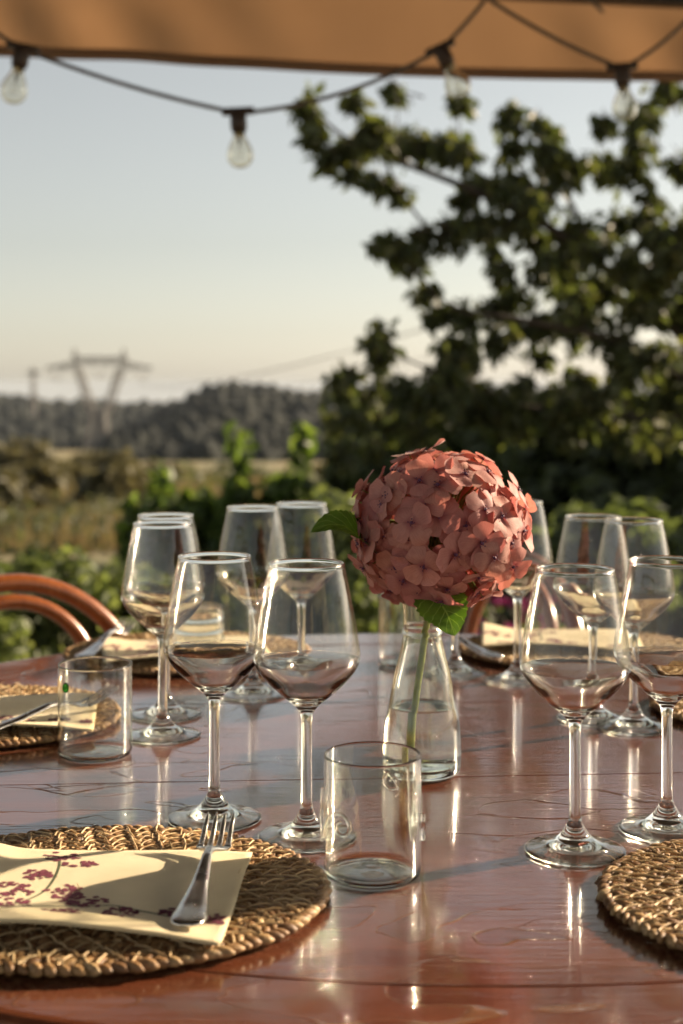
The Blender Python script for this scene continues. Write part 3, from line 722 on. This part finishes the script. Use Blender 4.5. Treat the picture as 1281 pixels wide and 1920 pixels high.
# ------------------------------------------------------------------ placemats
MA, MBR = .162, .139
def coil_mesh(r, k, width=.0116, hgt=.0052):
    """one braided coil of the mat: overlapping plump strand pieces in two leaning rows"""
    mb = MB(); rnd = random.Random(100+k); circ = 2*math.pi*r; n = max(6, int(circ/.0078)); nr, ns = 6, 5
    for row in (-1, 1):
        for i in range(n):
            a0 = 2*math.pi*(i+(.5 if row > 0 else 0))/n+rnd.uniform(-.1, .1)/n
            Lh = .0082*rnd.uniform(.8, 1.25); W = .0036*rnd.uniform(.7, 1.25); H = .0040*rnd.uniform(.75, 1.2)
            sk_ = row*R(38+rnd.uniform(-15, 15)); rc = r+row*width*.245
            base = len(mb.v); rowsv = []
            for j in range(ns+1):
                q = j/ns*2-1; w_ = math.sqrt(max(0.04, 1-abs(q)**2.2))
                lx = q*Lh
                for m_ in range(nr):
                    t_ = 2*math.pi*m_/nr; ly = math.cos(t_)*W*w_; lz = math.sin(t_)*H*w_ + .0012*(1-q*q) + q*.0009
                    tx = lx*math.cos(sk_)-ly*math.sin(sk_); ty = lx*math.sin(sk_)+ly*math.cos(sk_)
                    rr = rc+ty; aa = a0+tx/max(rr, .004)
                    f = rr/.155
                    mb.v.append((MA/.162*.162/.155*rr*math.cos(aa), MBR/.155*rr*math.sin(aa), hgt+lz))
            for j in range(ns):
                for m_ in range(nr):
                    l = (m_+1) % nr; mb.f.append((base+j*nr+m_, base+(j+1)*nr+m_, base+(j+1)*nr+l, base+j*nr+l)); mb.m.append(0)
            mb.f.append(tuple(base+m_ for m_ in range(nr))); mb.m.append(0); mb.f.append(tuple(base+ns*nr+m_ for m_ in range(nr-1, -1, -1))); mb.m.append(0)
    return fixn(mb.mesh('coil', M['straw']))
coils = []; k = 0; r_ = .1485
while r_ > .006: coils.append(coil_mesh(r_, k)); r_ -= .0116; k += 1
mb = MB(); rnd = random.Random(9); r_ = .1485-.0058
while r_ > .01:                           # thin pale binding strands zigzagging between coils
    n = int(2*math.pi*r_/.0105)
    for i in range(n):
        a = 2*math.pi*i/n+rnd.uniform(-.2, .2)/n; s_ = 1 if i % 2 else -1; da = s_*.0045/r_*rnd.uniform(.5, 1.2)
        pts = []
        for q in range(5):
            t_ = q/4*2-1; rr = r_+t_*.0074; aa = a+da*t_; pts.append((rr*math.cos(aa)*MA/.155, rr*math.sin(aa)*MBR/.155, .0098+.0018*(1-t_*t_)*rnd.uniform(.6, 1.1)-.0006))
        mb.tube(pts, .00078, 4)
    r_ -= .0116
for k in range(170):                      # loose fibres standing out of the braid
    q = rnd.random(); a = rnd.uniform(0, 6.283); rr = .153*(q**.35); p = Vector((rr*math.cos(a)*MA/.155, rr*math.sin(a)*MBR/.155, .0085))
    d = Vector((rnd.gauss(0, 1), rnd.gauss(0, 1), rnd.uniform(0, .5))).normalized()*rnd.uniform(.005, .013); m_ = p+d*.5+Vector((0, 0, rnd.uniform(.001, .003)))
    mb.tube([p, m_, p+d], [.00045, .0004, .00015], 4)
stitch = mb.mesh('binding_strands', M['straw_stitch'])
mb = MB(); mb.lathe([(0, .0012), (.145, .0012), (.15, .003), (.145, .0062), (0, .0062)], 40)
mb.v = [(x*MA/.155, y*MBR/.155, z) for x, y, z in mb.v]; core = mb.mesh('backing', M['straw'])
def placemat(x, y, rz, label):
    o = empty('woven_placemat', (x, y, TZ), rz, label=label, cat='placemat', group='woven straw placemats')
    for c in coils: link('coil', c, o)
    tag(link('binding_strands', stitch, o), kind='stuff'); link('backing', core, o); return o
PM = [(-.172, 1.000, 0, 'woven straw placemat in front at left, under the large napkin with berry print'),
      (.343, .984, 25, 'woven straw placemat cut by the right edge in the foreground'),
      (-.397, 1.532, 50, 'woven straw placemat at left under the napkin and fork behind the tumbler'),
      (-.205, 1.895, -20, 'woven straw placemat at the far left near the chair'),
      (.322, 1.915, 75, 'woven straw placemat at the far right in front of the red chair'),
      (.508, 1.575, 10, 'woven straw placemat cut by the right edge behind the glasses')]
for x, y, a, l in PM: placemat(x, y, R(a), l) if abs(a) < 1 else placemat(x, y, R(a)*0+(math.pi if a > 30 else 0), l)

# ------------------------------------------------------------------ napkins
NW, NH = .215, .170
def nap_h(u, v):       # u 0..1 left-right, v 0..1 near-far ; height above the mat
    h = .0042+.0016*math.sin(u*5+v*3)+.0012*math.sin(v*9+u*2)
    h += .0060*sstep(.30, .0, v)*(.55+.45*math.sin(u*3.3+.3))
    h += .006*sstep(.22, .0, u)*v
    h -= .0025*sstep(.80, 1.0, u)*(1-.4*v)
    return max(.0022, h)
def nap_p(u, v, dz=0.0): 
    x = (u-1)*NW+.012*sstep(.5, 0, v)*0; y = (v-.5)*NH
    y += .004*math.sin(u*4)*(1-v)
    return (x, y, nap_h(u, v)+dz)
def sheet(dz, th, shrink, n=40):
    mb = MB()
    for sgn in (0, 1):
        for j in range(n+1):
            for i in range(n+1):
                u = shrink+(1-2*shrink)*i/n; v = shrink+(1-2*shrink)*j/n; mb.v.append(nap_p(u, v, dz-(th if sgn else 0)))
    K = (n+1)**2
    for j in range(n):
        for i in range(n):
            a = j*(n+1)+i; q = (a, a+1, a+n+2, a+n+1); mb.f.append(q); mb.f.append(tuple(x+K for x in q[::-1])); mb.m += [0, 0]
    edge = [i for i in range(n+1)]+[j*(n+1)+n for j in range(1, n+1)]+[n*(n+1)+i for i in range(n-1, -1, -1)]+[j*(n+1) for j in range(n-1, 0, -1)]
    for a, b in zip(edge, edge[1:]+edge[:1]): mb.f.append((b, a, a+K, b+K)); mb.m.append(0)
    return mb.mesh('sheet', M['napkin_paper'])
sh1, sh2, sh3 = sheet(0, .0004, 0), sheet(-.0008, .0004, .006), sheet(-.0016, .0004, .002)
# napkin 1 stands at NX1; photo pixel -> napkin u, v for the printed sprays
N1 = (-.0705, .973); RZ1 = R(-3)
def px_uv(px, py):
    h = .0185; Y = FPX*(CAM_Z-TZ-h)/(py-720); X = (px-640)*Y/FPX; d = Vector((X-N1[0], Y-N1[1], 0)); d.rotate(Matrix.Rotation(-RZ1, 3, 'Z'))
    return (1+d.x/NW, d.y/NH+.5)
pb_, ps_, rnd = MB(), MB(), random.Random(4)
CL = [(115, 1597, 34, 10, 20), (150, 1612, 34, 6, 16), (66, 1632, 28, 9, 20), (22, 1660, 40, 14, 30), (12, 1690, 45, 12, 26), (118, 1662, 40, 13, 28), (160, 1680, 46, 11, 30), (115, 1706, 42, 9, 22), (222, 1701, 36, 12, 24), (328, 1697, 30, 8, 16), (408, 1708, 26, 9, 18), (-60, 1640, 50, 16, 30), (-90, 1720, 50, 16, 30)]
for x, y, rx, ry, n in CL:
    for k in range(int(n*1.5)):
        a = rnd.uniform(0, 6.28); q = rnd.random()**.5; u, v = px_uv(x+math.cos(a)*q*rx, y+math.sin(a)*q*ry)
        if not (.02 < u < .985 and .03 < v < .985): continue
        sz = rnd.uniform(.0018, .0029); th = rnd.uniform(0, 3.14); el = rnd.uniform(.55, .9); vs = []
        for m_ in range(9):
            t_ = 2*math.pi*m_/9; dx, dy = math.cos(t_)*sz, math.sin(t_)*sz*el
            uu = u+(dx*math.cos(th)-dy*math.sin(th))/NW; vv = v+(dx*math.sin(th)+dy*math.cos(th))/NH; vs.append(nap_p(uu, vv, .00025+.00004*(k % 5)))
        pb_.add(vs, [tuple(range(9))])
def pstem(pts, wd):
    c = crom([Vector((*px_uv(*p), 0)) for p in pts], 8); c = [p for p in c if .015 < p.x < .985 and .03 < p.y < .98]
    for a, b in zip(c, c[1:]):
        d = Vector(((b.x-a.x)*NW, (b.y-a.y)*NH, 0)); n_ = Vector((-d.y, d.x, 0)).normalized()*wd
        du, dv = n_.x/NW, n_.y/NH
        ps_.add([nap_p(a.x-du, a.y-dv, .0002), nap_p(b.x-du, b.y-dv, .0002), nap_p(b.x+du, b.y+dv, .0002), nap_p(a.x+du, a.y+dv, .0002)], [(0, 1, 2, 3)])
pstem([(112, 1603), (106, 1628), (82, 1660), (40, 1685), (0, 1698), (-60, 1706)], .0009)
pstem([(0, 1702), (60, 1697), (150, 1689), (215, 1686), (275, 1697), (330, 1706), (400, 1712)], .0006)
pstem([(106, 1636), (90, 1633), (66, 1632)], .0004); pstem([(222, 1687), (225, 1702)], .0005)
pm_b, pm_s = pb_.mesh('printed_berries', M['print_berry'], False), ps_.mesh('printed_stems', M['print_stem'], False)
def napkin(x, y, rz, label, z=.0112):
    o = empty('paper_napkin', (x, y, TZ+z), rz, label=label, cat='napkin', group='cream paper napkins')
    for m_ in (sh1, sh2, sh3): link('sheet', m_, o)
    tag(link('printed_berries', pm_b, o), kind='stuff'); link('printed_stems', pm_s, o); return o
napkin(N1[0], N1[1], RZ1, 'large cream napkin with dark red berry print on the front left placemat')
napkin(-.262, 1.520, R(8), 'cream napkin on the middle left placemat behind the tumbler')
napkin(-.10, 1.885, R(12), 'cream napkin on the far left placemat near the chair')
napkin(.405, 1.925, R(-6), 'cream napkin on the far right placemat before the red chair')

# ------------------------------------------------------------------ forks
def fork_parts():
    # along +y: handle end at 0, tine tips at .192
    def z(s_): return interp(s_, [(0, .0016), (.03, .0016), (.07, .005), (.105, .0115), (.122, .0115), (.138, .0065), (.150, .0055), (.165, .0085), (.18, .0135), (.193, .0175)])
    HW = [(0, .004), (.0025, .0082), (.007, .0106), (.014, .0112), (.03, .0098), (.05, .0075), (.08, .0050), (.105, .0035), (.118, .0036), (.126, .0062), (.133, .0105), (.140, .0126), (.147, .0131)]
    TH_ = [(0, .0012), (.01, .0015), (.05, .0019), (.1, .0024), (.12, .0022), (.147, .0011)]
    mb = MB(); secs = []; ss = [i*.147/52 for i in range(53)]
    for s_ in ss:
        w_, t_, zz = interp(s_, HW), interp(s_, TH_), z(s_)
        ring = []
        for (a, b) in ((-1, -.2), (-.85, .7), (-.40, 1.25), (.40, 1.25), (.85, .7), (1, -.2), (.82, -.8), (-.82, -.8)):
            cup = -.0018*(1-a*a)*sstep(.122, .140, s_)
            rib = .0004*(1 if abs(a) > .5 and b > 0 else 0)*sstep(.0, .01, s_)*(1-sstep(.05, .09, s_))
            ring.append((a*w_*(1.14 if s_ < .11 else 1), s_, zz+b*t_+cup+rib))
        secs.append(ring)
    vs = [p for r in secs for p in r]; fs = []
    for i in range(52):
        for k in range(8): l = (k+1) % 8; fs.append((i*8+k, i*8+l, (i+1)*8+l, (i+1)*8+k))
    fs += [tuple(range(8)), tuple(52*8+k for k in range(7, -1, -1))]; mb.add(vs, fs)
    h = fixn(mb.mesh('handle', M['steel'])); tn = []
    for i in range(4):
        xc = (-1.5+i)*.00700; t = MB(); vs = []; fs = []; n = 14
        for q in range(n+1):
            s_ = .1462+(.192-.1462)*q/n; w_ = interp(q/n, [(0, .0031), (.12, .0022), (.8, .0016), (1, .0005)]); t_ = interp(q/n, [(0, .0011), (1, .0006)]); cu = -.0018*(1-(xc/.0131)**2)*(1-q/n)
            x = xc*(1-.03*q/n)
            vs += [(x-w_, s_, z(s_)+cu-t_*.6), (x-w_, s_, z(s_)+cu+t_*.5), (x-w_*.5, s_, z(s_)+cu+t_), (x+w_*.5, s_, z(s_)+cu+t_), (x+w_, s_, z(s_)+cu+t_*.5), (x+w_, s_, z(s_)+cu-t_*.6)]
        for q in range(n):
            for k in range(6): l = (k+1) % 6; fs.append((q*6+k, q*6+l, (q+1)*6+l, (q+1)*6+k))
        fs += [tuple(range(6)), tuple(n*6+k for k in range(5, -1, -1))]; t.add(vs, fs); tn.append(fixn(t.mesh('tine', M['steel'])))
    return h, tn
FK = fork_parts()
def fork(x, y, z, rz, label, pitch=0, sc=1.0):
    o = empty('fork', (x, y, z), 0, label=label, cat='fork', group='steel table forks'); o.rotation_euler = (pitch, 0, rz); o.scale = (sc,)*3
    link('handle', FK[0], o)
    for t in FK[1]: link('tine', t, o)
    return o
fork(-.0985, .899, TZ+.0185, R(-2.2), 'steel fork lying on the berry print napkin in the foreground', R(.6), .95)
fork(-.375, 1.392, TZ+.0150, R(-44), 'steel fork on the middle left napkin, seen through the tumbler', R(2))
fork(.200, 1.800, TZ+.0150, R(28), 'steel fork on the far right placemat below the pink flower', R(1))
fork(-.330, 1.80, TZ+.0150, R(-10), 'steel fork on the far left placemat by the chair', R(1))

# ------------------------------------------------------------------ wine glasses
def spl(prof, n=5): return [(max(0, p.x), p.y) for p in crom([(r, z, 0) for r, z in prof], n)]
def wine_meshes(n=72):
    outer = [(0, .0062), (.010, .0052), (.022, .0026), (.032, .0008), (.0372, .0003), (.0388, .0012), (.0384, .0023), (.032, .0036), (.022, .0062), (.0130, .0118), (.0080, .0185), (.0056, .0235), (.0046, .031), (.0043, .060), (.0043, .086), (.0047, .0955), (.0062, .1015), (.0105, .1065), (.0190, .1135), (.0290, .1225), (.0375, .1320), (.0415, .1390), (.0428, .1450), (.0422, .1530), (.0395, .1700), (.0355, .1920), (.0318, .2105), (.0300, .2190)]
    inner = [(.0292, .2188), (.0309, .2105), (.0346, .1920), (.0385, .1700), (.0411, .1530), (.0416, .1450), (.0401, .1392), (.0358, .1328), (.0265, .1238), (.0165, .1152), (.0075, .1102), (0, .1090)]
    o_ = spl(outer, 4); i_ = spl(inner, 4)
    o_ = [(0, .0062)]+[p for p in o_ if p[0] > 1e-5]; i_ = [p for p in i_ if p[0] > 1e-5]+[(0, .1090)]
    bead = [(.0296+.00095*math.cos(R(q)), .2189+.00095*math.sin(R(q))) for q in range(-40, 221, 26)]
    prof = o_[:-2]+bead+i_[2:]
    # foot / stem / bowl as parts of one closed body split at hidden joints would show seams in glass: one blown piece
    mb = MB(); mb.lathe(prof, n); k0 = len(o_)+len(bead)-2
    for q in range(len(mb.v)):          # blown glass is never quite even: faint ripples low inside the bowl
        x, y, z = mb.v[q]
        if q > n*k0 and z < .140 and math.hypot(x, y) > 1e-4:
            f = .00042*sstep(.140, .128, z)*(noise.noise((x*95, y*95, z*260))+.5*noise.noise((x*210, y*210, z*420))); mb.v[q] = (x+x/.03*f, y+y/.03*f, z+f*.8)
    return mb
wg = wine_meshes(96); me = wg.mesh('bowl_stem_foot', M['glass'])
bm = bmesh.new(); bm.from_mesh(me); bmesh.ops.recalc_face_normals(bm, faces=bm.faces); bm.to_mesh(me); bm.free()
thin_wall(me, .1415, .2165)
me.materials.append(M['stem_glass'])
for f in me.polygons:
    if .020 < f.center.z < .0985: f.material_index = 2
WG = [(-.0277, 1.135, 'wine glass in front, just left of the tumbler with glass curls'),
      (-.1056, 1.183, 'wine glass standing directly behind the foreground fork tines'),
      (.1810, 1.1024, 'wine glass in front right, alone between tumbler and right placemat'),
      (.2640, 1.1537, 'wine glass at the right picture edge behind the right placemat'),
      (-.1838, 1.4626, 'wine glass right of the green bead tumbler, front one of two'),
      (-.1920, 1.5540, 'wine glass on the left behind another, rear one of two near the tumbler'),
      (-.1030, 1.655, 'far wine glass seen between the two front left glasses'),
      (-.0480, 1.705, 'far wine glass seen just left of the flower leaf'),
      (.2150, 1.736, 'far wine glass half hidden by the right side of the pink flower'),
      (.2720, 1.538, 'rear wine glass seen above the front right wine glass'),
      (.3080, 1.499, 'rear wine glass at right, its foot visible beside the front right bowl'),
      (.1420, 1.777, 'far wine glass hidden behind the flower, only stem and foot showing')]
for x, y, l in WG:
    o = link('wine_glass', me); o.location = (x, y, TZ+.0002); tag(o, l, 'wine glass', 'clear stemmed wine glasses'); o.rotation_euler = (0, 0, rg.uniform(0, 6.28))

# ------------------------------------------------------------------ tumblers
def tumbler(name, x, y, label, r=.036, h=.0895, ribs=0, th=.0014):
    o = empty(name, (x, y, TZ+.0002), label=label, cat='tumbler', group='clear glass tumblers')
    out = [(0, .0012), (r*.55, .0012), (r*.80, .0002), (r*.93, .0006), (r*.985, .0025), (r, .006)]
    if ribs:
        for k in range(ribs):
            z0 = .006+(h-.010)*k/ribs; dz = (h-.010)/ribs
            out += [(r+.0022*math.sin(math.pi*q/6), z0+dz*q/6) for q in range(1, 7)]
    else: out += [(r, .0075), (r, h*.35), (r, h*.7)]
    out += [(r, h-.003), (r, h-.0022), (r, h-.001), (r-th*.3, h-.0001), (r-th*.7, h-.0001), (r-th, h-.001), (r-th, h-.0022), (r-th, h-.003)]
    out += [(r-th, h*.7), (r-th, h*.35), (r-th, .0095), (r-th, .0068), (r-th*1.4, .0042), (r*.88, .0030), (r*.6, .0027), (r*.3, .0031), (r*.12, .0036), (0, .0037)]
    mb = MB(); mb.lathe(out, 72); g_ = mb.build('glass_body', M['glass'], o, fix=True)
    return o
T1 = tumbler('curled_tumbler', .0229, 1.051, 'clear tumbler with applied glass curls in the front middle')
def tendril(par, pts, rad, name='glass_curl', mat='glass', r=.0362):
    # pts: (angle, height) on the tumbler's wall; angle 0 faces the camera, positive to the right
    c = crom([(a*r, z, 0) for a, z in pts], 6); n = len(c); mb = MB()
    w_ = [(math.sin(p.x/r)*(r+.0014), -math.cos(p.x/r)*(r+.0014), p.y) for p in c]
    mb.tube(w_, [rad*(1-.35*abs(2*i/(n-1)-1)**3) for i in range(n)], 8); mb.build(name, M[mat], par, fix=True)
def spiral(a0, z0, r0, turns, start, sgn=1, n=18, end=.25):
    out = []
    for i in range(n+1):
        q = i/n; t = start+sgn*turns*2*math.pi*q; rr = r0*(1-(1-end)*q); out.append((a0+rr*math.cos(t)/.036, z0+rr*math.sin(t)))
    return out
tendril(T1, [(-1.30, .030), (-1.18, .038), (-1.0, .0485)]+spiral(-.68, .0440, .0095, 1.15, R(120), -1), .0016)
tendril(T1, [(-1.42, .066), (-1.36, .055), (-1.45, .046), (-1.36, .036), (-1.44, .026)], .0015)
tendril(T1, [(math.pi-.52, .048), (math.pi-.60, .055)]+spiral(math.pi-.46, .0590, .0075, 1.15, R(60), -1), .0014)
tendril(T1, [(math.pi-.86, .073), (math.pi-.90, .055), (math.pi-.92, .035), (math.pi-.98, .018)], .0012)
tendril(T1, [(1.50, .046), (1.42, .040), (1.50, .032), (1.44, .026)], .0016)
T2 = tumbler('plain_tumbler', -.241, 1.391, 'plain clear tumbler with small green bead at the left')
bm_ = MB(); bm_.add([(v.x*.0034, v.y*.0022, v.z*.0052) for v in ICO2[0]], ICO2[1]); bo = bm_.build('green_bead', M['green_glass'], T2); a = -.66; bo.location = (math.sin(a)*.0375, -math.cos(a)*.0375, .0715)
tumbler('ribbed_tumbler', -.187, 1.86, 'ribbed clear tumbler at the far left behind the wine glasses', .032, .072, 4)
tumbler('plain_tumbler', .083, 1.835, 'plain clear tumbler at the far table edge behind the vase neck')

# ------------------------------------------------------------------ carafe with water, hydrangea
CV = (.0752, 1.324)
CA = empty('glass_carafe', (*CV, TZ+.0002), label='clear glass carafe used as vase, half full of water', cat='carafe')
co = spl([(.026, .0004), (.032, .0008), (.0352, .004), (.0360, .012), (.0358, .030), (.0345, .048), (.0312, .066), (.0266, .090), (.0215, .110), (.0184, .124), (.0176, .1300)], 4)
co += [(.0190, .1308), (.0197, .1328), (.0190, .1348), (.0177, .1360)]+spl([(.0175, .1375), (.0177, .147), (.0186, .157), (.0204, .167)], 3)
ci = [(r-.0019, z) for r, z in spl([(.0204, .167), (.0186, .157), (.0177, .147), (.0175, .1300), (.0184, .124), (.0215, .110), (.0266, .090), (.0312, .066), (.0345, .048), (.0357, .030), (.0356, .016), (.0340, .0095)], 4)]+[(.026, .0065), (.012, .0075), (0, .0080)]
mb = MB(); mb.lathe([(0, .0028), (.012, .0022)]+co+[(.0198, .1678), (.0190, .1678)]+ci, 72); mb.build('glass_body', M['carafe_glass'], CA, fix=True)
WL = .0625
wi = [(0, .0083), (.012, .0078), (.0258, .0068)]+[(r+.00005-.0019, z) for r, z in spl([(.0340, .0098), (.0356, .016), (.0357, .030), (.0345, .048), (.0318, WL-.0006)], 5)]
mb = MB(); mb.lathe(wi+[(.0300, WL+.0006), (.0285, WL-.0002), (.02, WL-.0003), (0, WL-.0003)], 64); mb.build('water', M['water'], CA, fix=True)

HC = Vector((.0910, 1.322, .9790)); HR = .0765
HY = empty('hydrangea', (*CV, TZ+.02), label='pink hydrangea head on a green stem in the carafe', cat='flower')
ho = Vector(HY.location)
mb = MB(); stp = crom([Vector((.066, 1.318, TZ+.013)), Vector((.068, 1.320, TZ+.06)), Vector((.075, 1.323, TZ+.110)), Vector((.0815, 1.322, TZ+.155)), HC-Vector((.004, 0, .03))], 6)
mb.tube([p-ho for p in stp], .0031, 10); mb.build('stem', M['flower_stem'], HY)
def petal_grid(mb, uvl, L_, W_, base, a, cup, tw, rnd, mi=0):
    n = 6; o = len(mb.v); uvs = []
    ca, sa = math.cos(a), math.sin(a); e = rnd.uniform(-.12, .12)
    for j in range(n+1):
        t = j/n; wd = W_*(.16+.84*math.sin(min(1, t*1.12)*math.pi*.56)**.8)*(1 if t < .72 else math.sqrt(max(.0, 1-((t-.72)/.30)**2)))
        for i in range(n+1):
            q = i/n*2-1; x = q*wd; y = base+t*L_*(1-.05*q*q); 
            z = cup*(t*t)*L_ + .12*abs(q)**2*wd*(1 if cup > 0 else -.4) + .05*L_*math.sin(t*5+q*2+e*20) + tw*q*t*wd
            mb.v.append((ca*x-sa*y, sa*x+ca*y, z+.0003*mi)); uvl.append((q*.5+.5, t))
    for j in range(n):
        for i in range(n): b = o+j*(n+1)+i; mb.f.append((b, b+1, b+n+2, b+n+1)); mb.m.append(mi)
fmesh = []
for k in range(9):
    rnd = random.Random(500+k); mb = MB(); uvl = []
    for i in range(4):
        petal_grid(mb, uvl, rnd.uniform(.0172, .0205), rnd.uniform(.0096, .0114), .0013, i*math.pi/2+rnd.uniform(-.10, .10), rnd.uniform(-.30, .22), rnd.uniform(-.2, .2), rnd)
        off = rnd.uniform(0, .0006)+(.0008 if i % 2 else 0)
        for q in range(len(mb.v)-49, len(mb.v)): v = mb.v[q]; mb.v[q] = (v[0], v[1], v[2]+off)
    o = mb.add([(v.x*.0019, v.y*.0019, v.z*.0019+.0014) for v in ICO1[0]], ICO1[1], 1); uvl += [(0, 0)]*len(ICO1[0])
    for s_ in range(4):
        a = s_*1.57+.78; mb.add([(v.x*.0007+.003*math.cos(a), v.y*.0007+.003*math.sin(a), v.z*.0007+.003) for v in ICO1[0]], ICO1[1], 1); uvl += [(0, 0)]*len(ICO1[0])
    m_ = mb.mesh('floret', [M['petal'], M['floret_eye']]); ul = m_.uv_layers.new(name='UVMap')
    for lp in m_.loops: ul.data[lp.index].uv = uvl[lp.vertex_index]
    fmesh.append(m_)
rnd = random.Random(21); pdm = MB(); NF = 152; cnt = 0
for k in range(NF):
    z = 1-2*(k+.5)/NF; a = k*2.399963+rnd.uniform(-.25, .25); q = math.sqrt(1-z*z)
    d = Vector((q*math.cos(a), q*math.sin(a), z))+Vector((rnd.uniform(-.1, .1), rnd.uniform(-.1, .1), rnd.uniform(-.1, .1))); d.normalize()
    if d.z < -.9: continue
    rr = HR*rnd.uniform(.86, 1.06)*(1+.05*noise.noise((d.x*2, d.y*2, d.z*2))); p = HC+Vector((d.x*rr*1.03, d.y*rr, d.z*rr*.93))
    n_ = (d+Vector((rnd.uniform(-.5, .5), rnd.uniform(-.5, .5), rnd.uniform(-.5, .5)))*.68).normalized()
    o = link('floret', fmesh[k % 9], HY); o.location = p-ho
    o.rotation_euler = (n_.to_track_quat('Z', 'Y') @ Matrix.Rotation(rnd.uniform(0, 6.28), 3, 'Z').to_quaternion()).to_euler(); s_ = rnd.uniform(.84, 1.1); o.scale = (s_, s_, s_)
    pdm.tube([HC-Vector((.004, 0, .03))-ho, HC+d*rr*.5-ho, p-ho], [.0016, .0011, .0006], 5); cnt += 1
tag(pdm.build('flower_stalks', M['flower_stem'], HY), kind='stuff')
def big_leaf(pts, wmax, name, roll=0.0, fold=.25, side=None):
    c = crom(pts, 8); n = len(c)-1; mb = MB(); uvl = []; m = 8
    for i, p in enumerate(c):
        t = i/n; tg = (c[min(i+1, n)]-c[max(i-1, 0)]).normalized(); sd_ = tg.cross(side).normalized(); up = sd_.cross(tg)
        w_ = wmax*(math.sin(math.pi*min(1, t*.93+.07)**.75)**.9)*(1+.10*(((i*1.0) % 2)-.5)) if t < 1 else .0003
        for j in range(m+1):
            q = j/m*2-1; mb.v.append(tuple(p-ho+sd_*q*w_+up*(fold*abs(q)*w_+.03*w_*math.sin(t*24+abs(q)*3)))); uvl.append((q, t))
    for i in range(n):
        for j in range(m): a = i*(m+1)+j; mb.f.append((a, a+1, a+m+2, a+m+1)); mb.m.append(0)
    o = mb.build(name, M['big_leaf'], HY); ul = o.data.uv_layers.new(name='UVMap')
    for lp in o.data.loops: ul.data[lp.index].uv = uvl[lp.vertex_index]
    return o
Yh = 1.315
big_leaf([P(720, 1060, 1.32), P(690, 1022, 1.30), P(655, 992, 1.28), P(620, 983, 1.27), P(583, 998, 1.265)], .020, 'leaf', side=Vector((.25, -.55, .8)), fold=.3)
big_leaf([P(812, 1108, 1.30), P(826, 1130, 1.275), P(842, 1160, 1.262), P(852, 1192, 1.258)], .0235, 'leaf', side=Vector((.15, -1, .1)), fold=.12)

# ------------------------------------------------------------------ haze in the valley air
hz = MB(); hz.box((0, 0, -205.0), (28500, 28500, 438.0)); t = NT('haze_air')
for nd in list(t.t.nodes):
    if nd.type == 'BSDF_PRINCIPLED': t.t.nodes.remove(nd)
pv = t.n('VolumePrincipled'); pv.inputs['Color'].default_value = (.60, .67, .76, 1); pv.inputs['Density'].default_value = .0001; pv.inputs['Anisotropy'].default_value = .1
t.l(pv.outputs[0], t.out.inputs['Volume'])
tag(hz.build('haze', t.m, smooth=False), 'thin pale haze filling the valley air', 'haze', kind='stuff')
